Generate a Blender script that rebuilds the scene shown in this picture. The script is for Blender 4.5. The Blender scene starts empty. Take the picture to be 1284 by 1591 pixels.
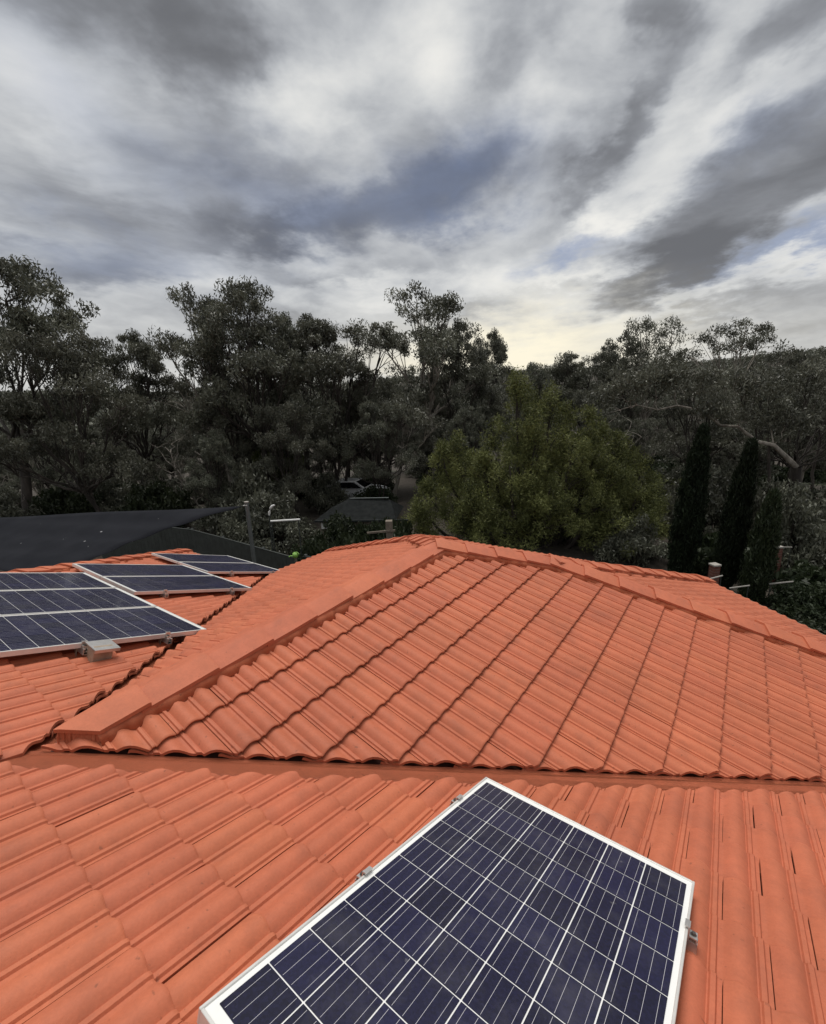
import bpy, bmesh, math, random
import numpy as np
from mathutils import Matrix, Vector
R_ = math.radians
SC = bpy.context.scene
COL = SC.collection
rng = np.random.default_rng(7)
random.seed(7)

# ------------------------------------------------------------------ camera
CAMZ = 6.0
F = Vector((-0.57615784, 0.7832897, -0.23345105)); RT = Vector((0.81068611, 0.58402938, -0.04120332))
F.normalize(); RT = (RT - F * RT.dot(F)).normalized(); UP = RT.cross(F)
cam_d = bpy.data.cameras.new('camera'); cam = bpy.data.objects.new('camera', cam_d); COL.objects.link(cam)
cam_d.sensor_fit = 'HORIZONTAL'; cam_d.sensor_width = 36.0; cam_d.lens = 698.5 / 1284 * 36
cam_d.clip_start = 0.05; cam_d.clip_end = 6000
M = Matrix((RT, UP, -F)).transposed().to_4x4(); M.translation = (0, 0, CAMZ); cam.matrix_world = M
SC.camera = cam
FH = Vector((-0.5925, 0.8056)); RH = Vector((0.8056, 0.5925))       # level forward / right of the street grid seen from the roof
def pol(X, D): return (FH.x * D + RH.x * X, FH.y * D + RH.y * X)

# ------------------------------------------------------------------ exposure
SC.view_settings.view_transform = 'Standard'; SC.view_settings.look = 'None'
SC.view_settings.gamma = 1.0; SC.view_settings.use_curve_mapping = False
SC.view_settings.exposure = 0.85
GAIN = 2 ** 0.85

# ------------------------------------------------------------------ sun
SUN_AZ, SUN_EL = R_(315), R_(73)      # azimuth clockwise from +Y
sd = bpy.data.lights.new('sun', 'SUN'); sd.energy = 1.5; sd.angle = R_(40); sd.color = (1.0, 0.96, 0.9)
so = bpy.data.objects.new('sun', sd); COL.objects.link(so)
sdir = Vector((math.sin(SUN_AZ) * math.cos(SUN_EL), math.cos(SUN_AZ) * math.cos(SUN_EL), math.sin(SUN_EL)))
so.rotation_euler = sdir.to_track_quat('Z', 'Y').to_euler(); so.location = (20, -20, 40)

# ------------------------------------------------------------------ node helper
class NT:
    def __init__(s, tree): s.t = tree; s.n = tree.nodes; s.l = tree.links
    def put(s, sock, v):
        if v is None: return
        if hasattr(v, 'is_output') or isinstance(v, bpy.types.NodeSocket): s.l.new(v, sock)
        else: sock.default_value = v
    def math(s, op, a, b=None, c=None, clamp=False):
        n = s.n.new('ShaderNodeMath'); n.operation = op; n.use_clamp = clamp
        s.put(n.inputs[0], a); s.put(n.inputs[1], b); s.put(n.inputs[2], c); return n.outputs[0]
    def vmath(s, op, a, b=None):
        n = s.n.new('ShaderNodeVectorMath'); n.operation = op
        s.put(n.inputs[0], a); s.put(n.inputs[1], b)
        return n.outputs['Value'] if op in ('DOT_PRODUCT', 'LENGTH') else n.outputs[0]
    def comb(s, x, y, z):
        n = s.n.new('ShaderNodeCombineXYZ'); s.put(n.inputs[0], x); s.put(n.inputs[1], y); s.put(n.inputs[2], z); return n.outputs[0]
    def sep(s, v):
        n = s.n.new('ShaderNodeSeparateXYZ'); s.put(n.inputs[0], v); return n.outputs
    def noise(s, vec, scale, detail=4, rough=.55, dist=0, out=0):
        n = s.n.new('ShaderNodeTexNoise'); s.put(n.inputs['Vector'], vec); n.inputs['Scale'].default_value = scale
        n.inputs['Detail'].default_value = detail; n.inputs['Roughness'].default_value = rough; n.inputs['Distortion'].default_value = dist
        return n.outputs[out]
    def ramp(s, f, stops, interp='LINEAR'):
        n = s.n.new('ShaderNodeValToRGB'); r = n.color_ramp; r.interpolation = interp
        while len(r.elements) < len(stops): r.elements.new(0.5)
        for e, (p, c) in zip(r.elements, stops): e.position = p; e.color = (*c, 1) if len(c) == 3 else c
        s.put(n.inputs[0], f); return n.outputs[0]
    def mix(s, f, a, b, mode='MIX'):
        n = s.n.new('ShaderNodeMix'); n.data_type = 'RGBA'; n.blend_type = mode
        s.put(n.inputs[0], f); s.put(n.inputs[6], (*a, 1) if isinstance(a, tuple) and len(a) == 3 else a)
        s.put(n.inputs[7], (*b, 1) if isinstance(b, tuple) and len(b) == 3 else b); return n.outputs[2]
    def rng(s, v, a, b, c=0., d=1., smooth=False):
        n = s.n.new('ShaderNodeMapRange'); n.interpolation_type = 'SMOOTHSTEP' if smooth else 'LINEAR'
        s.put(n.inputs[0], v)
        for i, q in enumerate((a, b, c, d)): n.inputs[1 + i].default_value = q
        return n.outputs[0]

# ------------------------------------------------------------------ sky: cloud deck over a clear-sky base
W = bpy.data.worlds.new('World'); SC.world = W; W.use_nodes = True
t = NT(W.node_tree); t.n.clear()
tc = t.n.new('ShaderNodeTexCoord'); d = t.vmath('NORMALIZE', tc.outputs['Generated'])
sx = t.vmath('DOT_PRODUCT', d, (RH.x, RH.y, 0)); sy = t.vmath('DOT_PRODUCT', d, (FH.x, FH.y, 0)); sz = t.sep(d)[2]
zz = t.math('ADD', t.math('MAXIMUM', sz, 0.0), 0.13)
px_ = t.math('DIVIDE', sx, zz); py_ = t.math('DIVIDE', sy, zz)
wind = R_(16)
ca, sa = math.cos(wind), math.sin(wind)
pa = t.math('SUBTRACT', t.math('MULTIPLY', px_, ca), t.math('MULTIPLY', py_, sa))   # across the wind
pb = t.math('ADD', t.math('MULTIPLY', px_, sa), t.math('MULTIPLY', py_, ca))        # along the wind
P0 = t.comb(pa, t.math('MULTIPLY', pb, .8), 0.)
w1 = t.noise(P0, .8, 4, .5, 0, 1)
Pw = t.vmath('ADD', P0, t.vmath('MULTIPLY', t.vmath('SUBTRACT', w1, (.5, .5, .5)), (.9, .9, 0)))
Dz = t.vmath('ADD', t.vmath('MULTIPLY', d, (1., 1., 2.1)), t.vmath('MULTIPLY', t.vmath('SUBTRACT', w1, (.5, .5, .5)), (.35, .35, .35)))
nA = t.noise(Dz, 2.3, 6, .52)
Pst = t.comb(pa, t.math('MULTIPLY', pb, .6), 3.1)
nB = t.noise(Pst, 1.9, 5, .5, .3)
Pf = t.vmath('ADD', t.comb(pa, pb, 7.), t.vmath('MULTIPLY', w1, (.6, .6, 0)))
nC = t.noise(t.vmath('ADD', t.vmath('MULTIPLY', d, (1., 1., 2.6)), t.vmath('MULTIPLY', w1, (.5, .5, .5))), 6.5, 6, .55)
# angles on the dome, warped by noise, for the big cloud masses
az = t.math('MULTIPLY', t.math('ARCTAN2', sx, sy), 57.2958); el = t.math('MULTIPLY', t.math('ARCSINE', sz), 57.2958)
wv = t.sep(t.noise(P0, 1.7, 6, .6, 0, 1)); wv2 = t.sep(t.noise(t.vmath('ADD', P0, (5., 9., 2.)), 5.5, 4, .6, 0, 1))
azw = t.math('ADD', az, t.math('ADD', t.math('MULTIPLY', t.math('SUBTRACT', wv[0], .5), 17.), t.math('MULTIPLY', t.math('SUBTRACT', wv2[0], .5), 6.)))
elw = t.math('ADD', el, t.math('ADD', t.math('MULTIPLY', t.math('SUBTRACT', wv[1], .5), 10.), t.math('MULTIPLY', t.math('SUBTRACT', wv2[1], .5), 4.)))
def blob(a, e, ra, re, rot, soft=2.):
    x = t.math('SUBTRACT', azw, a); y = t.math('SUBTRACT', elw, e)
    c, s_ = math.cos(R_(rot)), math.sin(R_(rot))
    u = t.math('DIVIDE', t.math('ADD', t.math('MULTIPLY', x, c), t.math('MULTIPLY', y, s_)), ra)
    v = t.math('DIVIDE', t.math('SUBTRACT', t.math('MULTIPLY', y, c), t.math('MULTIPLY', x, s_)), re)
    r2 = t.math('ADD', t.math('MULTIPLY', u, u), t.math('MULTIPLY', v, v))
    return t.math('EXPONENT', t.math('MULTIPLY', t.math('POWER', r2, soft / 2), -1.))
def total(lst):
    s_ = None
    for (w, *b) in lst:
        g = t.math('MULTIPLY', blob(*b), w); s_ = g if s_ is None else t.math('ADD', s_, g)
    return s_
DARK = [(-.50, 35, 17.8, 13, 4.6, 24, 4.), (-.40, 28, 12.3, 7, 1.9, 20, 3.), (-.28, 23, 24.8, 4.5, 1.5, 38, 3.), (-.26, 20.5, 20.5, 3, 2., 30), (-.36, 0, 21.2, 15, 2.8, 8, 3.), (-.2, -14, 18.7, 6, 1.2, 5),
        (-.40, -20.5, 31.5, 5.5, 4.2, -35, 3.), (-.34, -29, 33, 9, 3, -15), (-.22, -33, 20, 8, 3, 5), (-.30, -35, 14.5, 11, 2.2, 3, 3.), (-.14, -18, 24, 5, 2, 20), (-.36, 25.5, 31.5, 2.6, 2.6, 45, 3.),
        (-.26, 36, 28, 6, 2.2, 22, 3.), (-.2, 14, 32, 5, 4, 60), (-.14, -8, 15.4, 9, .9, 0), (-.16, 8, 10.5, 8, .9, 0), (-.15, 30, 7.8, 9, .7, 8), (-.14, -10, 9., 8, .8, 0),
        (.30, -9, 29, 8, 3.2, 20), (.26, 15, 26, 3.4, 5, -25), (.36, 21.3, 17.0, 3.2, 1.7, 35), (.24, -33, 27, 6, 3, -30), (.16, 5, 31, 4, 5, 0), (.13, 33, 24., 8, 1.4, 26), (.10, 30, 28, 6, 1.6, 38), (-.18, -22, 18.5, 12, 2.0, 4, 3.),
        (.16, 0, 13., 26, 2.0, 0), (.24, 36, 10.9, 9, 1.0, 12), (.18, 20, 11.8, 6, .9, 5)]
BLUE = [(.95, 6, 22.6, 8, 3, 5), (.55, -9, 20.2, 10, 2.6, 5), (.95, 18.3, 14.4, 4, 1.2, 10), (.9, 38.5, 12.9, 7, 1.1, 12), (.45, -18, 23, 9, 2.5, 0), (.5, -30, 15.5, 10, 2.5, 0), (.4, -32, 27, 6, 3, -30), (.35, 35, 22, 6, 2, 20)]
dens = t.math('ADD', t.math('ADD', .595, t.math('MULTIPLY', t.math('SUBTRACT', nA, .5), 1.0)), t.math('MULTIPLY', t.math('SUBTRACT', nB, .5), .38))
dens = t.math('ADD', dens, t.math('MULTIPLY', t.math('SUBTRACT', nC, .5), .55))
dens = t.math('ADD', dens, total(DARK))
cloud = t.ramp(dens, [(0., (.145, .150, .164)), (.2, (.188, .195, .212)), (.42, (.33, .345, .375)), (.6, (.53, .548, .57)), (.8, (.74, .745, .735)), (1., (.90, .885, .84))], 'B_SPLINE')
sky = t.n.new('ShaderNodeTexSky'); sky.sky_type = 'NISHITA'; sky.sun_disc = False
sky.sun_elevation = SUN_EL; sky.sun_rotation = SUN_AZ
clear = t.mix(1., sky.outputs[0], (.105, .085, .082), 'MULTIPLY')
bm_ = t.math('MULTIPLY', total(BLUE), t.rng(nC, .25, .75, .75, 1.15), clamp=True)
thin = t.mix(.6, clear, (.24, .32, .50))
col = t.mix(t.math('MULTIPLY', bm_, .82), cloud, t.mix(t.rng(dens, .1, .75), (.155, .195, .30), thin))
glow = t.math('ADD', t.math('MULTIPLY', blob(12., 5.2, 16, 3.9, 0), .95), t.math('MULTIPLY', t.rng(el, 13., 2.), .18), clamp=True)
col = t.mix(glow, col, (1.0, .93, .74))
col = t.mix(t.rng(el, 0., -6., 0., .8), col, (.25, .25, .24))
bg = t.n.new('ShaderNodeBackground'); bg.inputs['Strength'].default_value = .1
t.put(bg.inputs['Color'], t.mix(1., col, (10 / GAIN,) * 3, 'MULTIPLY'))
wo = t.n.new('ShaderNodeOutputWorld'); t.l.new(bg.outputs[0], wo.inputs[0])

# ------------------------------------------------------------------ object helpers
def tag(o, label=None, cat=None, group=None, kind=None):
    if label: o['label'] = label
    if cat: o['category'] = cat
    if group: o['group'] = group
    if kind: o['kind'] = kind
    return o
def empty(name, loc=(0, 0, 0), rz=0., parent=None):
    o = bpy.data.objects.new(name, None); COL.objects.link(o); o.empty_display_size = .2
    o.location = loc; o.rotation_euler = (0, 0, rz)
    if parent: o.parent = parent
    return o
def link(name, me, parent=None, mat=None):
    o = bpy.data.objects.new(name, me); COL.objects.link(o)
    if parent: o.parent = parent
    if mat is not None and not me.materials: me.materials.append(mat)
    return o
def mesh_np(name, V, FQ, smooth=False, tone=None):
    """V (n,3), FQ list of (k,q) int arrays"""
    me = bpy.data.meshes.new(name); V = np.asarray(V, np.float32)
    FQ = [np.asarray(f, np.int32) for f in FQ if len(f)]
    me.vertices.add(len(V)); me.vertices.foreach_set('co', V.ravel())
    tot = np.concatenate([np.full(len(f), f.shape[1], np.int32) for f in FQ])
    li = np.concatenate([f.ravel() for f in FQ])
    me.loops.add(len(li)); me.loops.foreach_set('vertex_index', li)
    st = np.concatenate([[0], np.cumsum(tot)[:-1]]).astype(np.int32)
    me.polygons.add(len(tot)); me.polygons.foreach_set('loop_start', st); me.polygons.foreach_set('loop_total', tot)
    if smooth: me.polygons.foreach_set('use_smooth', np.ones(len(tot), bool))
    if tone is not None:
        a = me.attributes.new('tone', 'FLOAT', 'POINT'); a.data.foreach_set('value', np.asarray(tone, np.float32))
    me.update(calc_edges=True); return me
def bm_mesh(name, bm, smooth=False):
    me = bpy.data.meshes.new(name); bmesh.ops.recalc_face_normals(bm, faces=bm.faces[:]); bm.to_mesh(me); bm.free()
    if smooth:
        for p in me.polygons: p.use_smooth = True
    return me
def add_box(bm, lo, hi, mtx=None, bev=0.):
    vs = [bm.verts.new(Vector((x, y, z))) for x in (lo[0], hi[0]) for y in (lo[1], hi[1]) for z in (lo[2], hi[2])]
    fs = [bm.faces.new([vs[i] for i in q]) for q in ((0, 1, 3, 2), (4, 6, 7, 5), (0, 4, 5, 1), (2, 3, 7, 6), (0, 2, 6, 4), (1, 5, 7, 3))]
    new = vs
    if bev:
        r = bmesh.ops.bevel(bm, geom=list({e for f in fs for e in f.edges}), offset=bev, segments=1, affect='EDGES', profile=.5)
        new = list({v for f in r['faces'] for v in f.verts} | {v for v in vs if v.is_valid})
    if mtx is not None: bmesh.ops.transform(bm, matrix=mtx, verts=[v for v in new if v.is_valid])
    return new
def box_me(name, lo, hi, bev=0.):
    bm = bmesh.new(); add_box(bm, lo, hi, None, bev); return bm_mesh(name, bm)
def tube(V, FQ, pts, rad, sides=6, cap=True):
    """append a tube to V (list of arrays) / FQ (list of quad arrays)"""
    pts = np.asarray(pts, float); n = len(pts); off = sum(len(v) for v in V)
    tan = np.gradient(pts, axis=0); tan /= np.linalg.norm(tan, axis=1, keepdims=True) + 1e-9
    ref = np.where(np.abs(tan[:, 2:3]) < .9, np.array([[0, 0, 1.]]), np.array([[1., 0, 0]]))
    a = np.cross(tan, ref); a /= np.linalg.norm(a, axis=1, keepdims=True) + 1e-9; b = np.cross(tan, a)
    th = np.arange(sides) / sides * 2 * np.pi
    ring = pts[:, None, :] + np.asarray(rad)[:, None, None] * (np.cos(th)[None, :, None] * a[:, None, :] + np.sin(th)[None, :, None] * b[:, None, :])
    V.append(ring.reshape(-1, 3))
    i = np.arange(n - 1)[:, None] * sides; j = np.arange(sides)[None, :]; k = (j + 1) % sides
    FQ.append((off + np.stack([i + j, i + k, i + sides + k, i + sides + j], -1)).reshape(-1, 4))
def tube_mesh(name, tubes, smooth=True):
    V, Q = [], []
    for p, r, s in tubes: tube(V, Q, p, r, s)
    # close ends with small caps
    return mesh_np(name, np.concatenate(V), [np.concatenate(Q)], smooth)
def rod(name, p0, p1, r, sides=8):
    bm = bmesh.new(); a, b = Vector(p0), Vector(p1); dd = b - a
    bmesh.ops.create_cone(bm, cap_ends=True, segments=sides, radius1=r, radius2=r, depth=dd.length,
                          matrix=Matrix.Translation((a + b) / 2) @ dd.to_track_quat('Z', 'Y').to_matrix().to_4x4())
    return bm_mesh(name, bm)

# ------------------------------------------------------------------ materials
def new_mat(name):
    m = bpy.data.materials.new(name); m.use_nodes = True; tt = NT(m.node_tree)
    b = tt.n['Principled BSDF']; return m, tt, b
def plain(name, colr, rough=.6, metal=0., var=.15, scale=8., bump=0., coat=0., spec=.5):
    m, tt, b = new_mat(name); g = tt.n.new('ShaderNodeNewGeometry').outputs['Position']
    n = tt.noise(g, scale, 5, .6)
    lo = tuple(c * (1 - var) for c in colr); hi = tuple(min(1, c * (1 + var)) for c in colr)
    tt.put(b.inputs['Base Color'], tt.mix(tt.rng(n, .3, .7), lo, hi))
    b.inputs['Roughness'].default_value = rough; b.inputs['Metallic'].default_value = metal
    b.inputs['Coat Weight'].default_value = coat; b.inputs['Specular IOR Level'].default_value = spec
    if bump:
        bp = tt.n.new('ShaderNodeBump'); bp.inputs['Strength'].default_value = bump; bp.inputs['Distance'].default_value = .01
        tt.put(bp.inputs['Height'], tt.noise(g, scale * 6, 4, .6)); tt.l.new(bp.outputs[0], b.inputs['Normal'])
    return m
def tile_mat(name, base, dusty):
    m, tt, b = new_mat(name); g = tt.n.new('ShaderNodeNewGeometry').outputs['Position']
    oi = tt.n.new('ShaderNodeObjectInfo').outputs['Random']
    n1 = tt.noise(g, 1.3, 5, .6); n2 = tt.noise(g, 14., 5, .65); n3 = tt.noise(g, 90., 3, .6); n4 = tt.noise(g, 300., 2, .5)
    f = tt.math('ADD', tt.math('MULTIPLY', n1, .5), tt.math('ADD', tt.math('MULTIPLY', n2, .3), tt.math('MULTIPLY', n3, .2)))
    c = tt.mix(tt.rng(f, .36, .64), tuple(x * .80 for x in base), tuple(min(1, x * 1.12) for x in base))
    c = tt.mix(tt.math('MULTIPLY', tt.rng(tt.noise(g, 4.5, 6, .7), .50, .74), .55), c, dusty)
    c = tt.mix(tt.math('MULTIPLY', tt.rng(tt.noise(g, 38., 2, .5), .70, .76), .5), c, (.12, .05, .03))       # specks of lichen and dirt
    hs = tt.n.new('ShaderNodeHueSaturation'); tt.put(hs.inputs['Color'], c); tt.put(hs.inputs['Value'], tt.rng(oi, 0, 1, .965, 1.03)); tt.put(hs.inputs['Hue'], tt.rng(oi, 0, 1, .4985, .5015))
    tt.l.new(hs.outputs[0], b.inputs['Base Color'])
    b.inputs['Roughness'].default_value = .65; b.inputs['Specular IOR Level'].default_value = .3
    bp = tt.n.new('ShaderNodeBump'); bp.inputs['Strength'].default_value = .3; bp.inputs['Distance'].default_value = .0035
    tt.put(bp.inputs['Height'], tt.math('ADD', tt.math('MULTIPLY', n2, 1.2), tt.math('ADD', n3, tt.math('MULTIPLY', n4, .4)))); tt.l.new(bp.outputs[0], b.inputs['Normal'])
    return m
MT = tile_mat('painted_concrete_tile', (.490, .142, .072), (.31, .10, .058))
M_MORTAR = tile_mat('painted_mortar', (.475, .138, .064), (.33, .105, .055))
M_FLASH = tile_mat('painted_flashing', (.53, .155, .074), (.45, .135, .068))
M_UNDER = plain('underlay', (.06, .02, .012), .9)
M_ALU = plain('anodised_frame', (.66, .65, .62), .36, .35, .06, 20)
M_RAIL = plain('aluminium_rail', (.62, .60, .57), .35, .8, .1, 20)
M_BACK = plain('white_backsheet', (.80, .80, .78), .35, 0, .03, 10, coat=.5)
M_GALV = plain('galvanised_sheet', (.36, .29, .22), .5, .35, .25, 14)
M_BOLT = plain('bolt_steel', (.18, .17, .16), .4, .9)
M_WALL = plain('cream_brick', (.42, .35, .27), .85, 0, .2, 6, .4)
M_GUT = plain('gutter_paint', (.42, .33, .26), .45, 0, .1, 6)
M_SOFF = plain('soffit_paint', (.5, .47, .42), .7)

def cell_mat(name, lo, hi, bus=4):
    m, tt, b = new_mat(name)
    uv = tt.sep(tt.n.new('ShaderNodeUVMap').outputs[0]); oi = tt.n.new('ShaderNodeObjectInfo').outputs['Random']
    g = tt.n.new('ShaderNodeNewGeometry').outputs['Position']
    vor = tt.n.new('ShaderNodeTexVoronoi'); vor.inputs['Scale'].default_value = 130.; tt.put(vor.inputs['Vector'], g)
    k = tt.math('ADD', tt.math('MULTIPLY', tt.sep(vor.outputs['Color'])[0], .45), tt.math('MULTIPLY', oi, .55))
    base = tt.mix(k, lo, hi)
    fr = tt.math('ABSOLUTE', tt.math('SUBTRACT', tt.math('FRACT', tt.math('MULTIPLY', uv[0], float(bus))), .5))
    line = tt.math('LESS_THAN', fr, .014)
    line = tt.math('MULTIPLY', line, tt.math('LESS_THAN', tt.math('ABSOLUTE', tt.math('SUBTRACT', uv[1], .5)), .475))
    base = tt.mix(line, base, (.50, .49, .51))
    dust = tt.math('MULTIPLY', tt.rng(tt.noise(g, 5., 5, .65), .5, .8), .10)
    spl = tt.math('MULTIPLY', tt.rng(tt.noise(g, 22., 3, .5), .72, .80), .25)
    base = tt.mix(tt.math('ADD', dust, spl, clamp=True), base, (.32, .31, .30))
    tt.put(b.inputs['Base Color'], base); b.inputs['Roughness'].default_value = .42; b.inputs['Specular IOR Level'].default_value = .12
    b.inputs['Coat Weight'].default_value = .40; b.inputs['Coat Roughness'].default_value = .1; b.inputs['Coat IOR'].default_value = 1.33
    return m
M_CELL = cell_mat('blue_polycrystalline_cell', (.010, .010, .021), (.019, .019, .054))

# ================================================================== THE HOUSE
T_ = .3376; HH = 1.4875; VR = -2.7253; ZR = CAMZ - 1.6234 - .018; U0 = (HH - 1.6234) / -T_ ; U0 = -(HH - 1.6234) / T_
SEC = math.hypot(1, T_)
HALF, DQL, DQR, PU = 4.6, 1.1, 1.0, 4.15
ZN0 = CAMZ - HH - .018
P_ = Vector((VR, PU)); Q_ = P_ + Vector((DQR, DQR)); Q2_ = P_ + Vector((-DQL, DQL))
ZE = ZR - T_ * HALF
H2_ = Q_ + Vector((1, .4142)) * (HALF - DQR); H4_ = Q_ + Vector((.4142, 1)) * (HALF - DQR)
H3_ = Q2_ + Vector((-1, .4142)) * (HALF - DQL); H5_ = Q2_ + Vector((-.4142, 1)) * (HALF - DQL)
EAVE_U = U0 + HALF
house = empty('house'); tag(house, 'house with an orange concrete tile roof filling the lower half of the photo', 'house')

class Plane:
    def __init__(s, hu, p0, z0, tt=T_):
        s.hu = Vector(hu).normalized(); s.p0 = Vector(p0); s.z0 = z0; s.t = tt
        s.r = Vector((s.hu.y, -s.hu.x)); s.sec = math.hypot(1, tt)
        s.X = Vector((s.r.x, s.r.y, 0)); s.Y = Vector((s.hu.x, s.hu.y, tt)) / s.sec; s.Z = s.X.cross(s.Y)
    def z(s, p): return s.z0 + s.t * s.hu.dot(Vector(p[:2]) - s.p0)
    def at(s, p, h=0.): return Vector((p[0], p[1], s.z(p) + h))
PN = Plane((0, -1), (0, 0), ZN0); PT = Plane((-1, 0), (VR, 0), ZR); PL = Plane((1, 0), (VR, 0), ZR)
PR = Plane((-1, -1), Q_, ZR - T_ * DQR); PEL = Plane((1, -1), Q2_, ZR - T_ * DQL); PE = Plane((0, -1), P_, ZR)
HIPA = Vector((-5.2, -1.3)); HIPB = Vector((-10.4, 5.0))
tw = T_ * 6.3 / 5.2
PW = Plane((1, 0), HIPA, PN.z(HIPA), tw)

# ---- one concrete tile: two rolls, each with a flat side ledge
TW, TL, TH = .2955, .40, .016
prof_r = np.array([0, .055, .105, .140, .245, .280, .310, .370, .470, .600, .730, .850, .950])
prof_h = np.array([.0090, .0080, .0080, .0150, .0150, .0080, .0075, .0140, .0230, .0285, .0270, .0200, .0120])
xs = np.concatenate([(prof_r + k) * TW / 2 for k in (0, 1)] + [[TW]]); hs = np.concatenate([prof_h, prof_h, [.0095]]) * 1.22
gap = .0021
xs = np.clip(xs, gap, TW - gap)
def tile_arrays(lift=.027, gauge=.3195, nose_drop=.006):
    ys = [0., .004, .015, TL]; n = len(xs)
    rows = []
    for y, dz in zip(ys, (-nose_drop, -.002, 0, 0)):
        rows.append(np.stack([xs, np.full(n, y), hs + lift * (1 - y / gauge) + dz], 1))
    bot = [np.stack([xs, np.full(n, y), hs + lift * (1 - y / gauge) - TH - (0 if y > .01 else 0)], 1) for y in (.002, TL)]
    V = np.concatenate(rows + bot); Q = []
    def strip(a, b):
        i = np.arange(n - 1); Q.append(np.stack([a * n + i, a * n + i + 1, b * n + i + 1, b * n + i], 1))
    strip(0, 1); strip(1, 2); strip(2, 3); strip(4, 0); strip(5, 4); strip(3, 5)
    Q.append(np.array([[4 * n, 0, 1 * n, 1 * n], [2 * n, 3 * n, 5 * n, 4 * n]])[1:]); Q.append(np.array([[4 * n + n - 1, 5 * n + n - 1, 3 * n + n - 1, 2 * n + n - 1]]))
    TRI = np.array([[4 * n, 1 * n, 0], [4 * n, 2 * n, n], [4 * n + n - 1, n - 1, 2 * n - 1], [4 * n + n - 1, 2 * n - 1, 3 * n - 1]])
    return V, np.concatenate(Q), TRI
TV, TQ, TT = tile_arrays()
tile_me = mesh_np('roof_tile', TV, [TQ, TT], True); tile_me.materials.append(MT)
def sharpen(me, ang=42):
    bm = bmesh.new(); bm.from_mesh(me)
    for e in bm.edges: e.smooth = not (len(e.link_faces) != 2 or e.calc_face_angle(0) > R_(ang))
    for f in bm.faces: f.smooth = True
    bm.to_mesh(me); bm.free()
sharpen(tile_me)

tiles = []     # (score, kind, data)
def frustum_score(c):
    v = c - Vector((0, 0, CAMZ)); dd = v.dot(F)
    if dd < .3: return 0.
    x, y = v.dot(RT) / dd, v.dot(UP) / dd
    if abs(x) > 1.0 or abs(y) > 1.22: return 0.
    return 1.
def lay(pl, W_, gauge_h, a0, n0, region, a_rng, n_rng, nose_b0, seed):
    """region(corner list)-> ('in'|'out'| list of lists of (point2d, outward normal2d))"""
    rg = random.Random(seed)
    for n in range(*n_rng):
        nb = nose_b0 - gauge_h * n              # horizontal up-slope coordinate of the nose
        for i in range(*a_rng):
            a = a0 + i * W_ + (W_ / 2 if n % 2 else 0)
            cs = []
            for aa in (a, a + W_):
                for bb in (nb - .01, nb + TL / pl.sec):
                    q = pl.p0 + pl.r * aa + pl.hu * bb; cs.append(q)
            reg = region(cs)
            if reg == 'out': continue
            org2 = pl.p0 + pl.r * a + pl.hu * nb; org = pl.at(org2)
            j = rg.gauss(0, .0011); rot = rg.gauss(0, .0028); lift = rg.gauss(0, .0009); tip = rg.gauss(0, .003)
            rotm = Matrix((pl.X, pl.Y, pl.Z)).transposed().to_4x4() @ Matrix.Rotation(rot, 4, 'Z') @ Matrix.Rotation(tip, 4, 'Y')
            mw = Matrix.Translation(org + pl.X * j + pl.Z * lift) @ rotm @ Matrix.Diagonal((W_ / TW, 1, 1, 1))
            ctr = org + pl.X * W_ / 2 + pl.Y * .16
            v = Vector((0, 0, CAMZ)) - ctr; sc_ = frustum_score(ctr) * max(.02, v.normalized().dot(pl.Z)) / v.length_squared
            chip = rg.random() < .045
            tiles.append([sc_, mw, reg, chip])
def half_planes(lines):
    """convex region: every (p, outward n) must satisfy (x-p).n <= 0"""
    def f(cs):
        cut = []
        for p, n in lines:
            dd = [(c - p).dot(n) for c in cs]
            if min(dd) >= -1e-4: return 'out'
            if max(dd) > 1e-4: cut.append((p, n))
        return [cut] if cut else 'in'
    return f
def ln(p, q, inside, off=0.):
    """line p->q with outward normal pointing away from `inside`, moved outward by off"""
    p, q = Vector(p), Vector(q); dd = (q - p).normalized(); n = Vector((dd.y, -dd.x))
    if (Vector(inside) - p).dot(n) > 0: n = -n
    return (p + n * off, n)
VA = Vector((VR, U0)); VRt = Vector((VR + HALF, EAVE_U)); VLt = Vector((VR - HALF, EAVE_U))
inN_r = ln(VA, VRt, (VR + 3, U0), -.150); inN_l = ln(VA, VLt, (VR - 3, U0), -.030)
N_base = [ln((0, EAVE_U + .03), (1, EAVE_U + .03), (0, 0)), ln((0, -1.3), (1, -1.3), (0, 0)), ln(HIPA, HIPB, (0, 0)), ln((6.2, 0), (6.2, 1), (0, 0))]
def reg_N(cs):
    base = half_planes(N_base)(cs)
    if base == 'out': return 'out'
    cut = [] if base == 'in' else base[0]
    xs_ = [c.x for c in cs]
    def side(l): dd = [(c - l[0]).dot(l[1]) for c in cs]; return min(dd) >= 0, max(dd) > 0
    if min(xs_) >= VR or max(xs_) <= VR:
        l = inN_r if min(xs_) >= VR else inN_l
        o, c_ = side(l)
        if o: return 'out'
        if c_: cut = cut + [l]
        return [cut] if cut else 'in'
    (o1, c1), (o2, c2) = side(inN_r), side(inN_l)
    if not c1 and not c2: return [cut] if cut else 'in'
    out = []
    v0 = Vector((VR, 0))
    if not o1: out.append(cut + [inN_r, (v0, Vector((-1, 0)))])
    if not o2: out.append(cut + [inN_l, (v0, Vector((1, 0)))])
    return out or 'out'
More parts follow.
